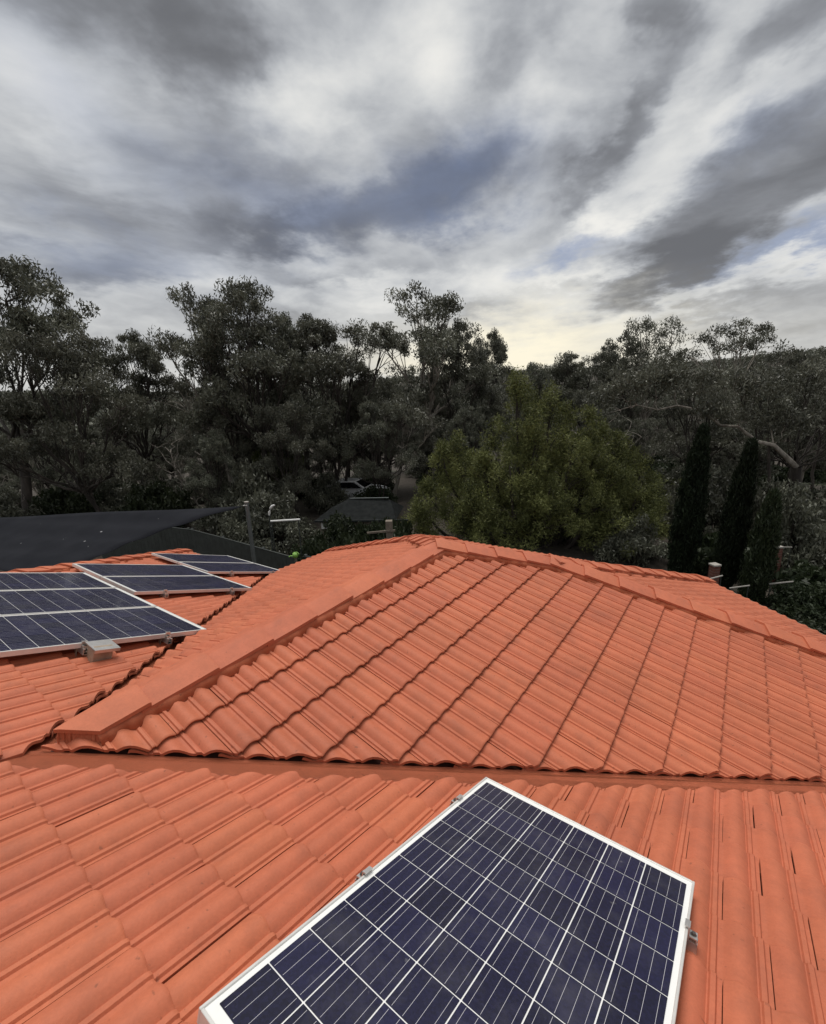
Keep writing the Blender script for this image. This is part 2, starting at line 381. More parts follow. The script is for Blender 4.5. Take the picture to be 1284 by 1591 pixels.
# main slope: right hand = -x, up-slope = -y
lay(PN, TW, .3023, .008, 0, reg_N, (-22, 38), (-6, 17), -.582, 1)
reg_T = half_planes([ln((VR, 0), (VR, 1), (0, 3)), ln(VA, VRt, (VR + 1, U0 + 3), -.020), ln(P_, Q_, (VR + 2, PU)), ln(Q_, H2_, (VR + 2, PU)), ln((VR + HALF + .03, 0), (VR + HALF + .03, 1), (0, 3))])
lay(PT, .2985, .3102, .775 - .149, 0, reg_T, (-8, 26), (0, 16), -.341, 2)
reg_L = half_planes([ln((VR, 0), (VR, 1), (VR - 2, 3)), ln(VA, VLt, (VR - 1, U0 + 3), -.095), ln(P_, Q2_, (VR - 2, PU)), ln(Q2_, H3_, (VR - 2, PU)), ln((VR - HALF - .03, 0), (VR - HALF - .03, 1), (VR, 3))])
lay(PL, TW, .3060, -.1, 0, reg_L, (-30, 4), (0, 16), -.33, 3)
nR = Vector((1, 1)).normalized(); eR = Q_ + nR * (HALF - DQR + .03)
reg_R = half_planes([ln(Q_, H2_, Q_ + nR), ln(Q_, H4_, Q_ + nR), (eR, nR)])
lay(PR, TW, .3060, .02, 0, reg_R, (-14, 14), (0, 13), -.30, 4)
nE = Vector((-1, 1)).normalized(); eE = Q2_ + nE * (HALF - DQL + .03)
reg_E = half_planes([ln(Q2_, H3_, Q2_ + nE), ln(Q2_, H5_, Q2_ + nE), (eE, nE)])
lay(PEL, TW, .3060, .02, 0, reg_E, (-14, 14), (0, 13), -.30, 5)
reg_F = half_planes([ln(P_, Q_, P_ + Vector((0, 2))), ln(P_, Q2_, P_ + Vector((0, 2))), ln(Q_, H4_, P_ + Vector((0, 2))), ln(Q2_, H5_, P_ + Vector((0, 2))), ln((0, PU + HALF + .03), (1, PU + HALF + .03), P_)])
lay(PE, TW, .3060, .02, 0, reg_F, (-14, 14), (0, 16), -.30, 6)
reg_W = half_planes([ln(HIPA, HIPB, (-10.4, 0)), ln((-10.43, 0), (-10.43, 1), (0, 0)), ln((0, -1.3), (1, -1.3), (0, 0)), ln((0, 5.0), (1, 5.0), (0, 0))])
lay(PW, TW, .30, .0, 0, reg_W, (-30, 30), (0, 19), -.30, 8)

def cut_tile(mw, cuts, chip_rng=None):
    bm = bmesh.new(); vs = [bm.verts.new(mw @ Vector(v)) for v in TV]
    for q in list(TQ) + list(TT):
        try: bm.faces.new([vs[i] for i in dict.fromkeys(q)])
        except ValueError: pass
    for p, n in cuts:
        r = bmesh.ops.bisect_plane(bm, geom=bm.verts[:] + bm.edges[:] + bm.faces[:], dist=1e-5, plane_co=(p[0], p[1], p[2] if len(p) > 2 else 0), plane_no=(n[0], n[1], n[2] if len(n) > 2 else 0), clear_outer=True)
        ed = [e for e in bm.edges if e.is_boundary]
        if ed:
            try: bmesh.ops.holes_fill(bm, edges=ed, sides=0)
            except Exception: pass
        if not bm.verts: break
    return bm
tiles.sort(key=lambda q: -q[0])
cnt = 0; sV, sQ, sT, soff = [], [], [], 0
stuff_bms = []
chips = 0
for sc_, mw, reg, chip in tiles:
    solo = sc_ > 0 and cnt < 300
    if reg == 'in':
        if solo:
            if chip and sc_ > .03 and chips < 9:
                # a broken nose corner, with a slanted fracture
                chips += 1
                cx = random.choice((0, 1)); a = mw @ Vector((TW if cx else 0, .055 + .03 * random.random(), 0)); b = mw @ Vector((TW - .03 if cx else .03, 0, 0))
                zz_ = mw.to_3x3() @ Vector((0, 0, 1)); nn = (b - a).cross(zz_).normalized()
                if nn.dot(mw @ Vector((TW if cx else 0, 0, 0)) - a) < 0: nn = -nn
                bm = cut_tile(mw, [(a, nn)]); org = mw.translation.copy(); bmesh.ops.translate(bm, vec=-org, verts=bm.verts[:])
                me = bm_mesh('roof_tile', bm, True); sharpen(me); o = link('roof_tile', me, house, MT); o.location = org
            else:
                o = link('roof_tile', tile_me, house); o.matrix_world = mw
            cnt += 1
        else:
            m4 = np.array(mw); sV.append(TV @ m4[:3, :3].T + m4[:3, 3]); sQ.append(TQ + soff); sT.append(TT + soff); soff += len(TV)
    else:
        for cuts in reg:
            bm = cut_tile(mw, cuts)
            if len(bm.faces) == 0: bm.free(); continue
            if solo:
                org = mw.translation.copy(); bmesh.ops.translate(bm, vec=-org, verts=bm.verts[:])
                me = bm_mesh('roof_tile', bm, True); sharpen(me)
                o = link('roof_tile', me, house, MT); o.location = org; cnt += 1
            else:
                bmesh.ops.recalc_face_normals(bm, faces=bm.faces[:]); bmesh.ops.triangulate(bm, faces=bm.faces[:])
                bm.verts.index_update()
                V = np.array([v.co[:] for v in bm.verts]); Tt = np.array([[v.index for v in f.verts] for f in bm.faces])
                sV.append(V); sT.append(Tt + soff); soff += len(V); bm.free()
me = mesh_np('roof_tiles', np.concatenate(sV), [np.concatenate(sQ), np.concatenate(sT)], True); me.materials.append(MT); sharpen(me)
tag(link('roof_tiles', me, house), kind='stuff')

# ---- dark underlay below the tiles, on every slope
def sheet(name, polys, mat, parent, h=-.02, th=.0):
    bm = bmesh.new()
    for pl, pts in polys:
        vs = [bm.verts.new(pl.at(p, h)) for p in pts]; bm.faces.new(vs)
    return link(name, bm_mesh(name, bm), parent, mat)
sheet('roof_underlay', [
    (PN, [HIPA, HIPB, (VLt.x, EAVE_U), VA, (VA.x, -1.3)]), (PN, [(VA.x, -1.3), VA, VRt, (6.2, EAVE_U), (6.2, -1.3)]),
    (PT, [VA, P_, Q_, H2_, (VR + HALF, H2_.y), VRt]), (PL, [VA, VLt, (VR - HALF, H3_.y), H3_, Q2_, P_]),
    (PR, [Q_, H4_, H2_]), (PEL, [Q2_, H3_, H5_]), (PE, [P_, Q2_, H5_, H4_, Q_]),
    (PW, [HIPA, (-10.4, -1.3), HIPB])], M_UNDER, house, -.028)
# rear slope behind the camera (plain sheet of the same paint)
PB = Plane((0, 1), (0, -1.3), PN.z((0, -1.3)))
sheet('rear_roof_slope', [(PB, [(-10.4, -1.3), (6.2, -1.3), (6.2, -7.6), (-10.4, -7.6)])], MT, house, .0)

# ---- valley flashings
def valley(dirx, zoff):
    bm = bmesh.new(); d2 = Vector((dirx, 1)).normalized(); e = HALF * math.sqrt(2)
    pw = PT if dirx > 0 else PL
    nn = Vector((dirx, -1)).normalized()          # towards the main slope
    A = VA - d2 * .13; B = VA + d2 * (e + .05)
    prof = [(-.20, -.035), (-.05, -.012), (-.02, .008), (0, .004), (.03, .010), (.125, .012), (.155, -.004), (.26, -.024)]
    top = []
    for q in (A, B):
        row = []
        for s, dz in prof:
            p = q + nn * s
            row.append(bm.verts.new((p.x, p.y, max(PN.z(p), min(PT.z(p), PL.z(p))) + (dz if dirx > 0 else dz - .034))))
        top.append(row)
    fs = [bm.faces.new([top[0][i], top[0][i + 1], top[1][i + 1], top[1][i]]) for i in range(len(prof) - 1)]
    bmesh.ops.solidify(bm, geom=fs, thickness=.003)
    return link('valley_flashing', bm_mesh('valley_flashing', bm), house, M_FLASH)
valley(1, 0); valley(-1, 0)

# ---- ridge and hip caps
def cap_mesh(L, leg, drop, th=.022, flare=.026):
    sec = [(-leg, -drop), (-leg * .5, -drop * .46), (-.022, -.004), (0, 0), (.022, -.004), (leg * .5, -drop * .46), (leg, -drop)]
    bm = bmesh.new(); rings = []
    for y, k in ((0, 0.), (L * .45, .35), (L - .012, 1.), (L, .85)):
        z = flare * k; g = 1 + .05 * k
        top = [bm.verts.new((x * g, y, zz0 + z)) for x, zz0 in sec]; bot = [bm.verts.new((x * g, y, zz0 + z - th)) for x, zz0 in sec]
        rings.append((top, bot))
    n = len(sec)
    for (a, b), (c, d_) in zip(rings, rings[1:]):
        for i in range(n - 1):
            bm.faces.new((a[i], a[i + 1], c[i + 1], c[i])); bm.faces.new((b[i + 1], b[i], d_[i], d_[i + 1]))
        bm.faces.new((a[0], c[0], d_[0], b[0])); bm.faces.new((a[-1], b[-1], d_[-1], c[-1]))
    for (a, b), fl in ((rings[0], 1), (rings[-1], 0)):
        for i in range(n - 1): bm.faces.new((a[i], b[i], b[i + 1], a[i + 1]) if fl else (a[i], a[i + 1], b[i + 1], b[i]))
    me = bm_mesh('ridge_cap', bm, True); sharpen(me, 30); me.materials.append(MT); return me
def cap_line(A, B, leg, drop, raise_, pitch=.375, mortar_drop=.075, start=0., name='ridge_cap', end_trim=0., mitre=None):
    """caps from A (overlapping end pieces flare towards B)"""
    A, B = Vector(A), Vector(B); ax = (B - A); Lt = ax.length - end_trim; ax.normalize()
    side = Vector((ax.y, -ax.x, 0)).normalized(); up = side.cross(ax)
    me = cap_mesh(pitch + .05, leg, drop); n = max(1, round((Lt - start) / pitch)); p = (Lt - start) / n
    for i in range(n):
        o = link(name, me, house); w = 1 + random.uniform(-.015, .015)
        mw = Matrix((side * w, ax * (p / pitch), up)).transposed().to_4x4(); mw.translation = A + ax * (start + i * p) + up * (raise_ + random.uniform(-.005, .005)) + side * random.uniform(-.007, .007)
        o.matrix_world = mw @ Matrix.Rotation(random.uniform(-.006, .006), 4, 'Z')
        if i == 0 and mitre:                 # first cap is cut to the two valleys
            bm = bmesh.new(); bm.from_mesh(me); inv = o.matrix_world.inverted(); bmesh.ops.transform(bm, matrix=o.matrix_world, verts=bm.verts[:])
            for pm, nn in mitre:
                bmesh.ops.bisect_plane(bm, geom=bm.verts[:] + bm.edges[:] + bm.faces[:], dist=1e-5, plane_co=(pm[0], pm[1], 0), plane_no=(nn[0], nn[1], 0), clear_outer=True)
                ed = [e for e in bm.edges if e.is_boundary]
                if ed: bmesh.ops.holes_fill(bm, edges=ed, sides=0)
            bmesh.ops.transform(bm, matrix=inv, verts=bm.verts[:]); m2 = bm_mesh('ridge_cap', bm, True); sharpen(m2, 30); m2.materials.append(MT); o.data = m2
    # mortar bedding under both legs, with an uneven lower edge
    bm = bmesh.new(); k = int(Lt / .035) + 2
    for s in (-1, 1):
        prev = None
        for i in range(k):
            m0 = (.20 if s > 0 else .55) if mitre else 0.; q = A + ax * (m0 + (Lt - m0) * i / (k - 1)); w = random.uniform(-1, 1)
            e = q + side * s * (leg * .90) + up * (raise_ - drop + .002)
            f_ = q + side * s * (leg * .98 + .006 * w) + up * (raise_ - drop - .012)
            f2 = q + side * s * (leg * 1.20 + .014 * w) + up * (raise_ - drop - mortar_drop + .012)
            g_ = q + side * s * (leg * .5) + up * (raise_ - drop - mortar_drop)
            row = [bm.verts.new(v) for v in (e, f_, f2, g_)]
            if prev:
                for j in range(3): bm.faces.new((prev[j], prev[j + 1], row[j + 1], row[j]))
            prev = row
    me2 = bm_mesh('mortar_bed', bm, True); link('mortar_bed', me2, house, M_MORTAR)
def v3(p, z): return Vector((p[0], p[1], z))
# wing ridge, near end sits over the valley meeting point
cm = VA + Vector((0, .09)); cap_line(v3((VR, U0 + .03), ZR), v3((VR, PU + .06), ZR), .150, .052, .082, .40, mitre=[(cm, Vector((1, -1))), (cm, Vector((-1, -.30)))])
zQ, zQ2 = PT.z(Q_), PL.z(Q2_)
cap_line(v3(Q_, zQ), v3(P_, ZR), .165, .052, .098, .36)
cap_line(v3(H2_, ZE), v3(Q_, zQ), .175, .046, .100, .42)
cap_line(v3(H4_, ZE), v3(Q_, zQ), .150, .038, .092, .36)
cap_line(v3(Q2_, zQ2), v3(P_, ZR), .145, .045, .085, .36)
cap_line(v3(H3_, ZE), v3(Q2_, zQ2), .135, .030, .080, .36)
cap_line(v3(H5_, ZE), v3(Q2_, zQ2), .135, .030, .080, .36)
cap_line(PN.at(HIPB), PN.at(HIPA), .145, .040, .088, .40)
cap_line(PN.at((-5.2, -1.3)), PN.at((6.2, -1.3)), .15, .055, .095, .41)
# rough mortar filling under the mitred near end of the wing ridge
bm = bmesh.new(); rows = []
def zroof(x, y): return max(PN.z((x, y)), PT.z((x, y)) if x > VR else PL.z((x, y)))
for i in range(34):
    f = i / 33; s_ = -.15 + 1.10 * f; w = abs(s_)
    x = VR + s_ * .145; y = U0 + .11 + (w if s_ > 0 else 1.5 * w) * .145
    top = ZR + .082 - .055 * w
    j1, j2, j3 = [random.uniform(-.006, .006) for _ in range(3)]
    x2, y2 = x + .006 + j2, y - .012 + j1; x3, y3 = x + .012 + j1, y - .020 + j3
    zb_ = zroof(x3, y3) - .012
    rows.append([bm.verts.new((x, y, top)), bm.verts.new((x2, y2, top * .55 + zb_ * .45)), bm.verts.new((x3, y3, zb_))])
for a_, b_ in zip(rows, rows[1:]):
    for j in range(2): bm.faces.new((a_[j], a_[j + 1], b_[j + 1], b_[j]))
link('mortar_end', bm_mesh('mortar_end', bm), house, M_MORTAR)

# ---- gutters, fascia and walls
def gutter(A, B, out):
    A, B = Vector(A), Vector(B); out = Vector((out[0], out[1], 0)).normalized(); up = Vector((0, 0, 1))
    sec = [(-.01, -.01), (.0, -.115), (.10, -.125), (.118, -.11), (.122, -.005), (.110, .0), (.106, -.012), (.098, -.10), (.012, -.095), (.004, -.01)]
    bm = bmesh.new(); r = [[bm.verts.new(q + out * x + up * z) for x, z in sec] for q in (A, B)]
    n = len(sec)
    for i in range(n): bm.faces.new((r[0][i], r[0][(i + 1) % n], r[1][(i + 1) % n], r[1][i]))
    bm.faces.new(r[0][::-1]); bm.faces.new(r[1])
    link('gutter', bm_mesh('gutter', bm), house, M_GUT)
zg = ZE - .005; zgN = PN.z((0, EAVE_U)) - .005
s2 = math.sqrt(.5)
gutter(v3(VLt, zg), v3(H3_, zg), (-1, 0)); gutter(v3(H3_, zg), v3(H5_, zg), (-s2, s2)); gutter(v3(H5_, zg), v3(H4_, zg), (0, 1))
gutter(v3(H4_, zg), v3(H2_, zg), (s2, s2)); gutter(v3(H2_, zg), v3(VRt, zg), (1, 0)); gutter(v3(VRt, zgN), v3((6.2, EAVE_U), zgN), (0, 1))
gutter(v3(HIPB, zgN), v3((VLt.x - .13, EAVE_U), zgN), (0, 1)); gutter(v3((-10.4, -7), zgN), v3(HIPB, zgN), (-1, 0))
def prism(name, pts, z0, z1, mat, parent):
    bm = bmesh.new(); f = bm.faces.new([bm.verts.new((p[0], p[1], z0)) for p in pts])
    r = bmesh.ops.extrude_face_region(bm, geom=[f]); bmesh.ops.translate(bm, vec=(0, 0, z1 - z0), verts=[g for g in r['geom'] if isinstance(g, bmesh.types.BMVert)])
    return link(name, bm_mesh(name, bm), parent, mat)
def inset(p, c, k): p, c = Vector(p), Vector(c); dd = p - c; return c + dd * (1 - k / dd.length)
wc = P_ + Vector((0, -.5))
ring = [inset(p, wc, .75) for p in (VRt, H2_, H4_, H5_, H3_, VLt)]
prism('wall', ring, -1., ZE - .14, M_WALL, house)
prism('wall', [(-9.8, -6.9), (5.7, -6.9), (5.7, EAVE_U - .55), (-9.8, EAVE_U - .55)], -1., zgN - .16, M_WALL, house)
prism('soffit', [inset(p, wc, .06) for p in (VRt, H2_, H4_, H5_, H3_, VLt)], ZE - .135, ZE - .11, M_SOFF, house)

# ================================================================== SOLAR PANELS
PWD, PLN = .992, 1.65
def frame_me():
    bm = bmesh.new(); h = .04; lip = .0095
    for lo, hi in (((0, 0, -h), (lip, PLN, 0)), ((PWD - lip, 0, -h), (PWD, PLN, 0)), ((lip, 0, -h), (PWD - lip, lip, 0)), ((lip, PLN - lip, -h), (PWD - lip, PLN, 0))):
        add_box(bm, lo, hi, None, .0016)
    return bm_mesh('frame', bm)
FR = frame_me(); FR.materials.append(M_ALU)
BK = box_me('backsheet', (.0093, .0093, -.010), (PWD - .0093, PLN - .0093, -.0045)); BK.materials.append(M_BACK)
CP, CS = .157, .1524
def cell_me():
    bm = bmesh.new(); c = .0012; s = CS
    pts = [(c, 0), (s - c, 0), (s, c), (s, s - c), (s - c, s), (c, s), (0, s - c), (0, c)]
    vs = [bm.verts.new((x, y, 0)) for x, y in pts]; f = bm.faces.new(vs)
    uvl = bm.loops.layers.uv.new('UVMap')
    r = bmesh.ops.extrude_face_region(bm, geom=[f]); bmesh.ops.translate(bm, vec=(0, 0, .0014), verts=[g for g in r['geom'] if isinstance(g, bmesh.types.BMVert)])
    for f in bm.faces:
        for l in f.loops: l[uvl].uv = (l.vert.co.x / s, l.vert.co.y / s)
    me = bm_mesh('solar_cell', bm); me.materials.append(M_CELL); return me
CELL = cell_me()
def panel(origin, ax, ay, az_, label, group):
    """origin: far-left top corner; ax along the short side, ay down the slope"""
    root = empty('solar_panel'); mw = Matrix((ax, ay, az_)).transposed().to_4x4(); mw.translation = origin; root.matrix_world = mw
    tag(root, label, 'solar panel', group)
    link('frame', FR, root); link('backsheet', BK, root)
    mx = (PWD - (6 * CP - (CP - CS))) / 2; my = (PLN - (10 * CP - (CP - CS))) / 2
    for i in range(6):
        for j in range(10):
            o = link('solar_cell', CELL, root); o.location = (mx + i * CP, my + j * CP, -.0042)
    return root
dn = PN.Y * -1                      # down the main slope (towards +y)
pa_ = .0202
# near panel
vx = Vector((1, 0, 0))
es = dn * -math.sin(pa_) + vx * math.cos(pa_); el_ = -(dn * math.cos(pa_) + vx * math.sin(pa_))
O_ = Vector((-.9569, 1.8785, 0)); O_.z = PN.z(O_) + .1128
# frame axes: x = es, y = towards down-slope, so the origin is the near-left corner
near_o = O_ + el_ * PLN
panel(near_o, es, -el_, PN.Z, 'large foreground solar panel with dark blue cells, cut by the bottom edge', 'solar panels on the roof')
def far_panel(u_right, v_low, label):
    """panel lying portrait down the slope: right edge at u_right, lower-image edge at v_low"""
    L_h = PLN / SEC
    o = Vector((v_low - PWD, u_right - L_h, 0)); o.z = PN.z(o) + .148
    panel(o, vx, dn, PN.Z, label, 'solar panels on the roof')
UA, UB, UC = 2.0, 3.64, 5.28
far_panel(UA, -4.00, 'lowest of the three left solar panels, just above the small metal hood')
far_panel(UA, -5.012, 'middle solar panel of the three stacked at the left edge of the photo')
far_panel(UA, -6.024, 'topmost solar panel of the three stacked at the left edge, beside the dark shade sail')
far_panel(UB, -5.74, 'lower solar panel of the middle pair, its front frame hung on two clamps')
far_panel(UB, -6.752, 'upper solar panel of the middle pair, next to the hip caps')
far_panel(UC, -7.10, 'lower solar panel of the farthest pair, ending by the grey steel post')
far_panel(UC, -8.112, 'upper solar panel of the farthest pair, close under the fence')

# ---- rails and clamps
RAILS = {}
def rail(p0, along, length, h_top, label, ends=(True, True), clamps=()):
    """p0 on the slope plane (2d), rail runs `along` (3d unit)"""
    z_ = PN.Z; y_ = z_.cross(along).normalized()
    root = empty('mounting_rail'); mw = Matrix((along, y_, z_)).transposed().to_4x4(); mw.translation = PN.at(p0, 0) + z_ * h_top; root.matrix_world = mw
    tag(root, label, 'rail', 'aluminium rails under the solar panels')
    bm = bmesh.new()      # top hat extrusion with a slot
    for lo, hi in (((0, -.02, -.045), (length, -.014, 0)), ((0, .014, -.045), (length, .02, 0)), ((0, -.014, -.045), (length, .014, -.040)), ((0, -.014, -.006), (length, -.005, 0)), ((0, .005, -.006), (length, .014, 0)), ((0, -.014, -.025), (length, .014, -.021))):
        add_box(bm, lo, hi)
    link('rail_extrusion', bm_mesh('rail_extrusion', bm), root, M_RAIL)
    k = max(2, int(length / 1.1) + 1)
    for i in range(k):
        x = .12 + (length - .24) * i / (k - 1); bm = bmesh.new()
        add_box(bm, (x - .015, .022, -.09), (x + .015, .028, -.005)); add_box(bm, (x - .015, .022, -.096), (x + .015, .16, -.090))
        link('roof_hook', bm_mesh('roof_hook', bm), root, M_GALV)
    for x, sgn in clamps:
        bm = bmesh.new()
        add_box(bm, (x, -.02, -.002), (x + sgn * .006, .02, .046)) if sgn > 0 else add_box(bm, (x - .006, -.02, -.002), (x, .02, .046))
        a, b = sorted((x + sgn * .0, x - sgn * .012)); add_box(bm, (a, -.02, .0432), (b, .02, .0475))
        a, b = sorted((x + sgn * .006, x + sgn * .030)); add_box(bm, (a, -.02, .012), (b, .02, .017))
        a, b = sorted((x + sgn * .027, x + sgn * .031)); add_box(bm, (a, -.02, -.004), (b, .02, .012))
        c = link('end_clamp', bm_mesh('end_clamp', bm), root, M_RAIL)
        bm = bmesh.new(); bmesh.ops.create_cone(bm, cap_ends=True, segments=6, radius1=.0075, radius2=.0075, depth=.009, matrix=Matrix.Translation((x + sgn * .018, 0, .0215)))
        bmesh.ops.create_cone(bm, cap_ends=True, segments=12, radius1=.0105, radius2=.0105, depth=.002, matrix=Matrix.Translation((x + sgn * .018, 0, .018)))
        link('bolt', bm_mesh('bolt', bm), c, M_BOLT)
    return root
for s_, lab in ((.335, 'rail whose end bolt shows past the right frame of the foreground panel'), (1.03, 'rail clamped at the middle of the left frame of the foreground panel')):
    p = O_ + el_ * s_ - es * .035
    rail((p.x, p.y), es, PWD + .068, .1128 - .0425, lab, clamps=((.035, -1), (.035 + PWD, 1)))
def vrail(u, v_low, rows, lab):
    Lr = rows * 1.012 + .06
    rail((v_low + .055, u), -vx, Lr, .148 - .0425, lab, clamps=((.055, -1),))
for u, lab in ((.99, 'rail end and clamp under the left array beside the small metal hood'), (1.60, 'rail end and clamp under the left array nearest the valley')): vrail(u, -4.0, 3, lab)
for u, lab in ((2.38, 'rail end and clamp at the left of the middle pair of panels'), (3.27, 'rail end and clamp at the right of the middle pair of panels')): vrail(u, -5.74, 2, lab)
for u, lab in ((4.10, 'rail end and clamp at the left of the farthest pair of panels'), (4.95, 'rail end and clamp at the right of the farthest pair of panels')): vrail(u, -7.10, 2, lab)

# ---- small metal hood beside the rail end
hood = empty('metal_hood'); tag(hood, 'small galvanised metal box with an overhanging flat lid beside a rail clamp', 'metal box')
mw = Matrix((vx, dn, PN.Z)).transposed().to_4x4(); q = Vector((-3.985, .985, 0)); q.z = PN.z(q); hood.matrix_world = Matrix.Translation(q) @ mw.to_3x3().to_4x4() @ Matrix.Scale(1.3, 4)
bm = bmesh.new(); add_box(bm, (0, .01, .005), (.115, .115, .112), None, .004); link('box_body', bm_mesh('box_body', bm), hood, M_GALV)
bm = bmesh.new(); add_box(bm, (-.005, 0., .1135), (.15, .135, .118)); add_box(bm, (.147, 0., .10), (.15, .135, .1135))
o = link('lid', bm_mesh('lid', bm), hood, M_RAIL); o.rotation_euler = (0, R_(4), 0)
bm = bmesh.new()
for y in (.03, .095): bmesh.ops.create_cone(bm, cap_ends=True, segments=6, radius1=.005, radius2=.005, depth=.004, matrix=Matrix.Translation((.117, y, .09)) @ Matrix.Rotation(R_(90), 4, 'Y'))
link('rivet', bm_mesh('rivet', bm), hood, M_BOLT)

# ================================================================== GROUND AND HILLS
M_GROUND, tt, b_ = new_mat('leaf_litter_ground')
g_ = tt.n.new('ShaderNodeNewGeometry').outputs['Position']
gn = tt.noise(g_, .25, 6, .6); gn2 = tt.noise(g_, 3., 6, .7)
gc = tt.mix(tt.rng(gn2, .3, .7), (.022, .017, .013), (.062, .050, .038))
gc = tt.mix(tt.math('MULTIPLY', tt.rng(gn, .56, .66), .8), gc, (.036, .048, .018))
tt.put(b_.inputs['Base Color'], gc); b_.inputs['Roughness'].default_value = .95
bp = tt.n.new('ShaderNodeBump'); bp.inputs['Strength'].default_value = .8; bp.inputs['Distance'].default_value = .05
tt.put(bp.inputs['Height'], gn2); tt.l.new(bp.outputs[0], b_.inputs['Normal'])
def sstep(a, b, x):
    q = np.clip((x - a) / (b - a), 0, 1); return q * q * (3 - 2 * q)
def terrain(x, y):
    x = np.asarray(x, float); y = np.asarray(y, float); r = np.hypot(x, y); a = np.arctan2(x * RH.x + y * RH.y, x * FH.x + y * FH.y)
    fall = -3.2 * sstep(28, 75, r)
    top = 33 + 5 * np.sin(a * 3 + .5) + 4 * np.sin(a * 7.3 + 1.) + 12 * np.clip(a - .3, 0, 1)
    hill = (top + 3.2) * sstep(85, 760, r) ** 1.15
    und = .16 * np.sin(x * .31) * np.cos(y * .27) + 1.2 * np.sin(x * .031 + 1) * np.cos(y * .037) * sstep(40, 120, r)
    right = -.35 * sstep(4, 10, x * RH.x + y * RH.y) * sstep(6, 10, r)
    return fall + hill + und * sstep(5, 30, r) + right
rr = np.concatenate([[0.01], np.linspace(3, 40, 26), np.geomspace(43, 2600, 70)]); na = 144
th = np.arange(na) / na * 2 * np.pi
X = rr[:, None] * np.cos(th); Y = rr[:, None] * np.sin(th); Z = terrain(X, Y)
V = np.stack([X, Y, Z], -1).reshape(-1, 3)
i = np.arange(len(rr) - 1)[:, None] * na; j = np.arange(na)[None]; k = (j + 1) % na
Q = np.stack([i + j, i + na + j, i + na + k, i + k], -1).reshape(-1, 4)
o = link('ground', mesh_np('ground', V, [Q], True), None, M_GROUND); tag(o, kind='structure')
def gz(x, y): return float(terrain(x, y))

# ================================================================== VEGETATION
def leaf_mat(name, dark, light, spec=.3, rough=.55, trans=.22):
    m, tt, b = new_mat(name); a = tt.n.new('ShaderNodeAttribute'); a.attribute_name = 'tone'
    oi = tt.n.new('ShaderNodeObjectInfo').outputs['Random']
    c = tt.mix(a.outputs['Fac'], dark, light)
    hs = tt.n.new('ShaderNodeHueSaturation'); tt.put(hs.inputs['Color'], c); tt.put(hs.inputs['Value'], tt.rng(oi, 0, 1, .85, 1.15)); tt.put(hs.inputs['Hue'], tt.rng(oi, 0, 1, .488, .512))
    tt.l.new(hs.outputs[0], b.inputs['Base Color']); b.inputs['Roughness'].default_value = rough; b.inputs['Specular IOR Level'].default_value = spec
    tr = tt.n.new('ShaderNodeBsdfTranslucent'); tt.l.new(hs.outputs[0], tr.inputs['Color'])
    mx = tt.n.new('ShaderNodeMixShader'); mx.inputs[0].default_value = trans
    tt.l.new(b.outputs[0], mx.inputs[1]); tt.l.new(tr.outputs[0], mx.inputs[2]); tt.l.new(mx.outputs[0], tt.n['Material Output'].inputs['Surface'])
    return m
M_EUC = leaf_mat('eucalypt_leaf', (.032, .034, .024), (.185, .188, .138), .45, .45)
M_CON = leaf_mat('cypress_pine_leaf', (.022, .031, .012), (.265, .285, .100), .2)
M_CYP = leaf_mat('pencil_pine_leaf', (.008, .012, .007), (.022, .030, .016), .15)
M_SHR = leaf_mat('shrub_leaf', (.016, .024, .012), (.044, .058, .026), .3)
M_YEL = leaf_mat('wattle_leaf', (.07, .085, .025), (.16, .17, .06), .3)
def bark_mat(name, dark, pale, lo, hi):
    m, tt, b = new_mat(name); g = tt.n.new('ShaderNodeNewGeometry').outputs['Position']
    st = tt.vmath('MULTIPLY', g, (3., 3., .45)); n = tt.noise(st, 1.6, 6, .65); n2 = tt.noise(g, .55, 3, .5)
    c = tt.mix(tt.rng(tt.math('ADD', tt.math('MULTIPLY', n, .6), tt.math('MULTIPLY', n2, .5)), lo, hi), dark, pale)
    tt.put(b.inputs['Base Color'], c); b.inputs['Roughness'].default_value = .85
    bp = tt.n.new('ShaderNodeBump'); bp.inputs['Strength'].default_value = .6; bp.inputs['Distance'].default_value = .03
    tt.put(bp.inputs['Height'], n); tt.l.new(bp.outputs[0], b.inputs['Normal']); return m
M_BARK = bark_mat('stringy_bark', (.022, .017, .014), (.10, .083, .07), .50, .76)
M_PALE = bark_mat('pale_smooth_bark', (.10, .085, .07), (.42, .38, .33), .42, .66)

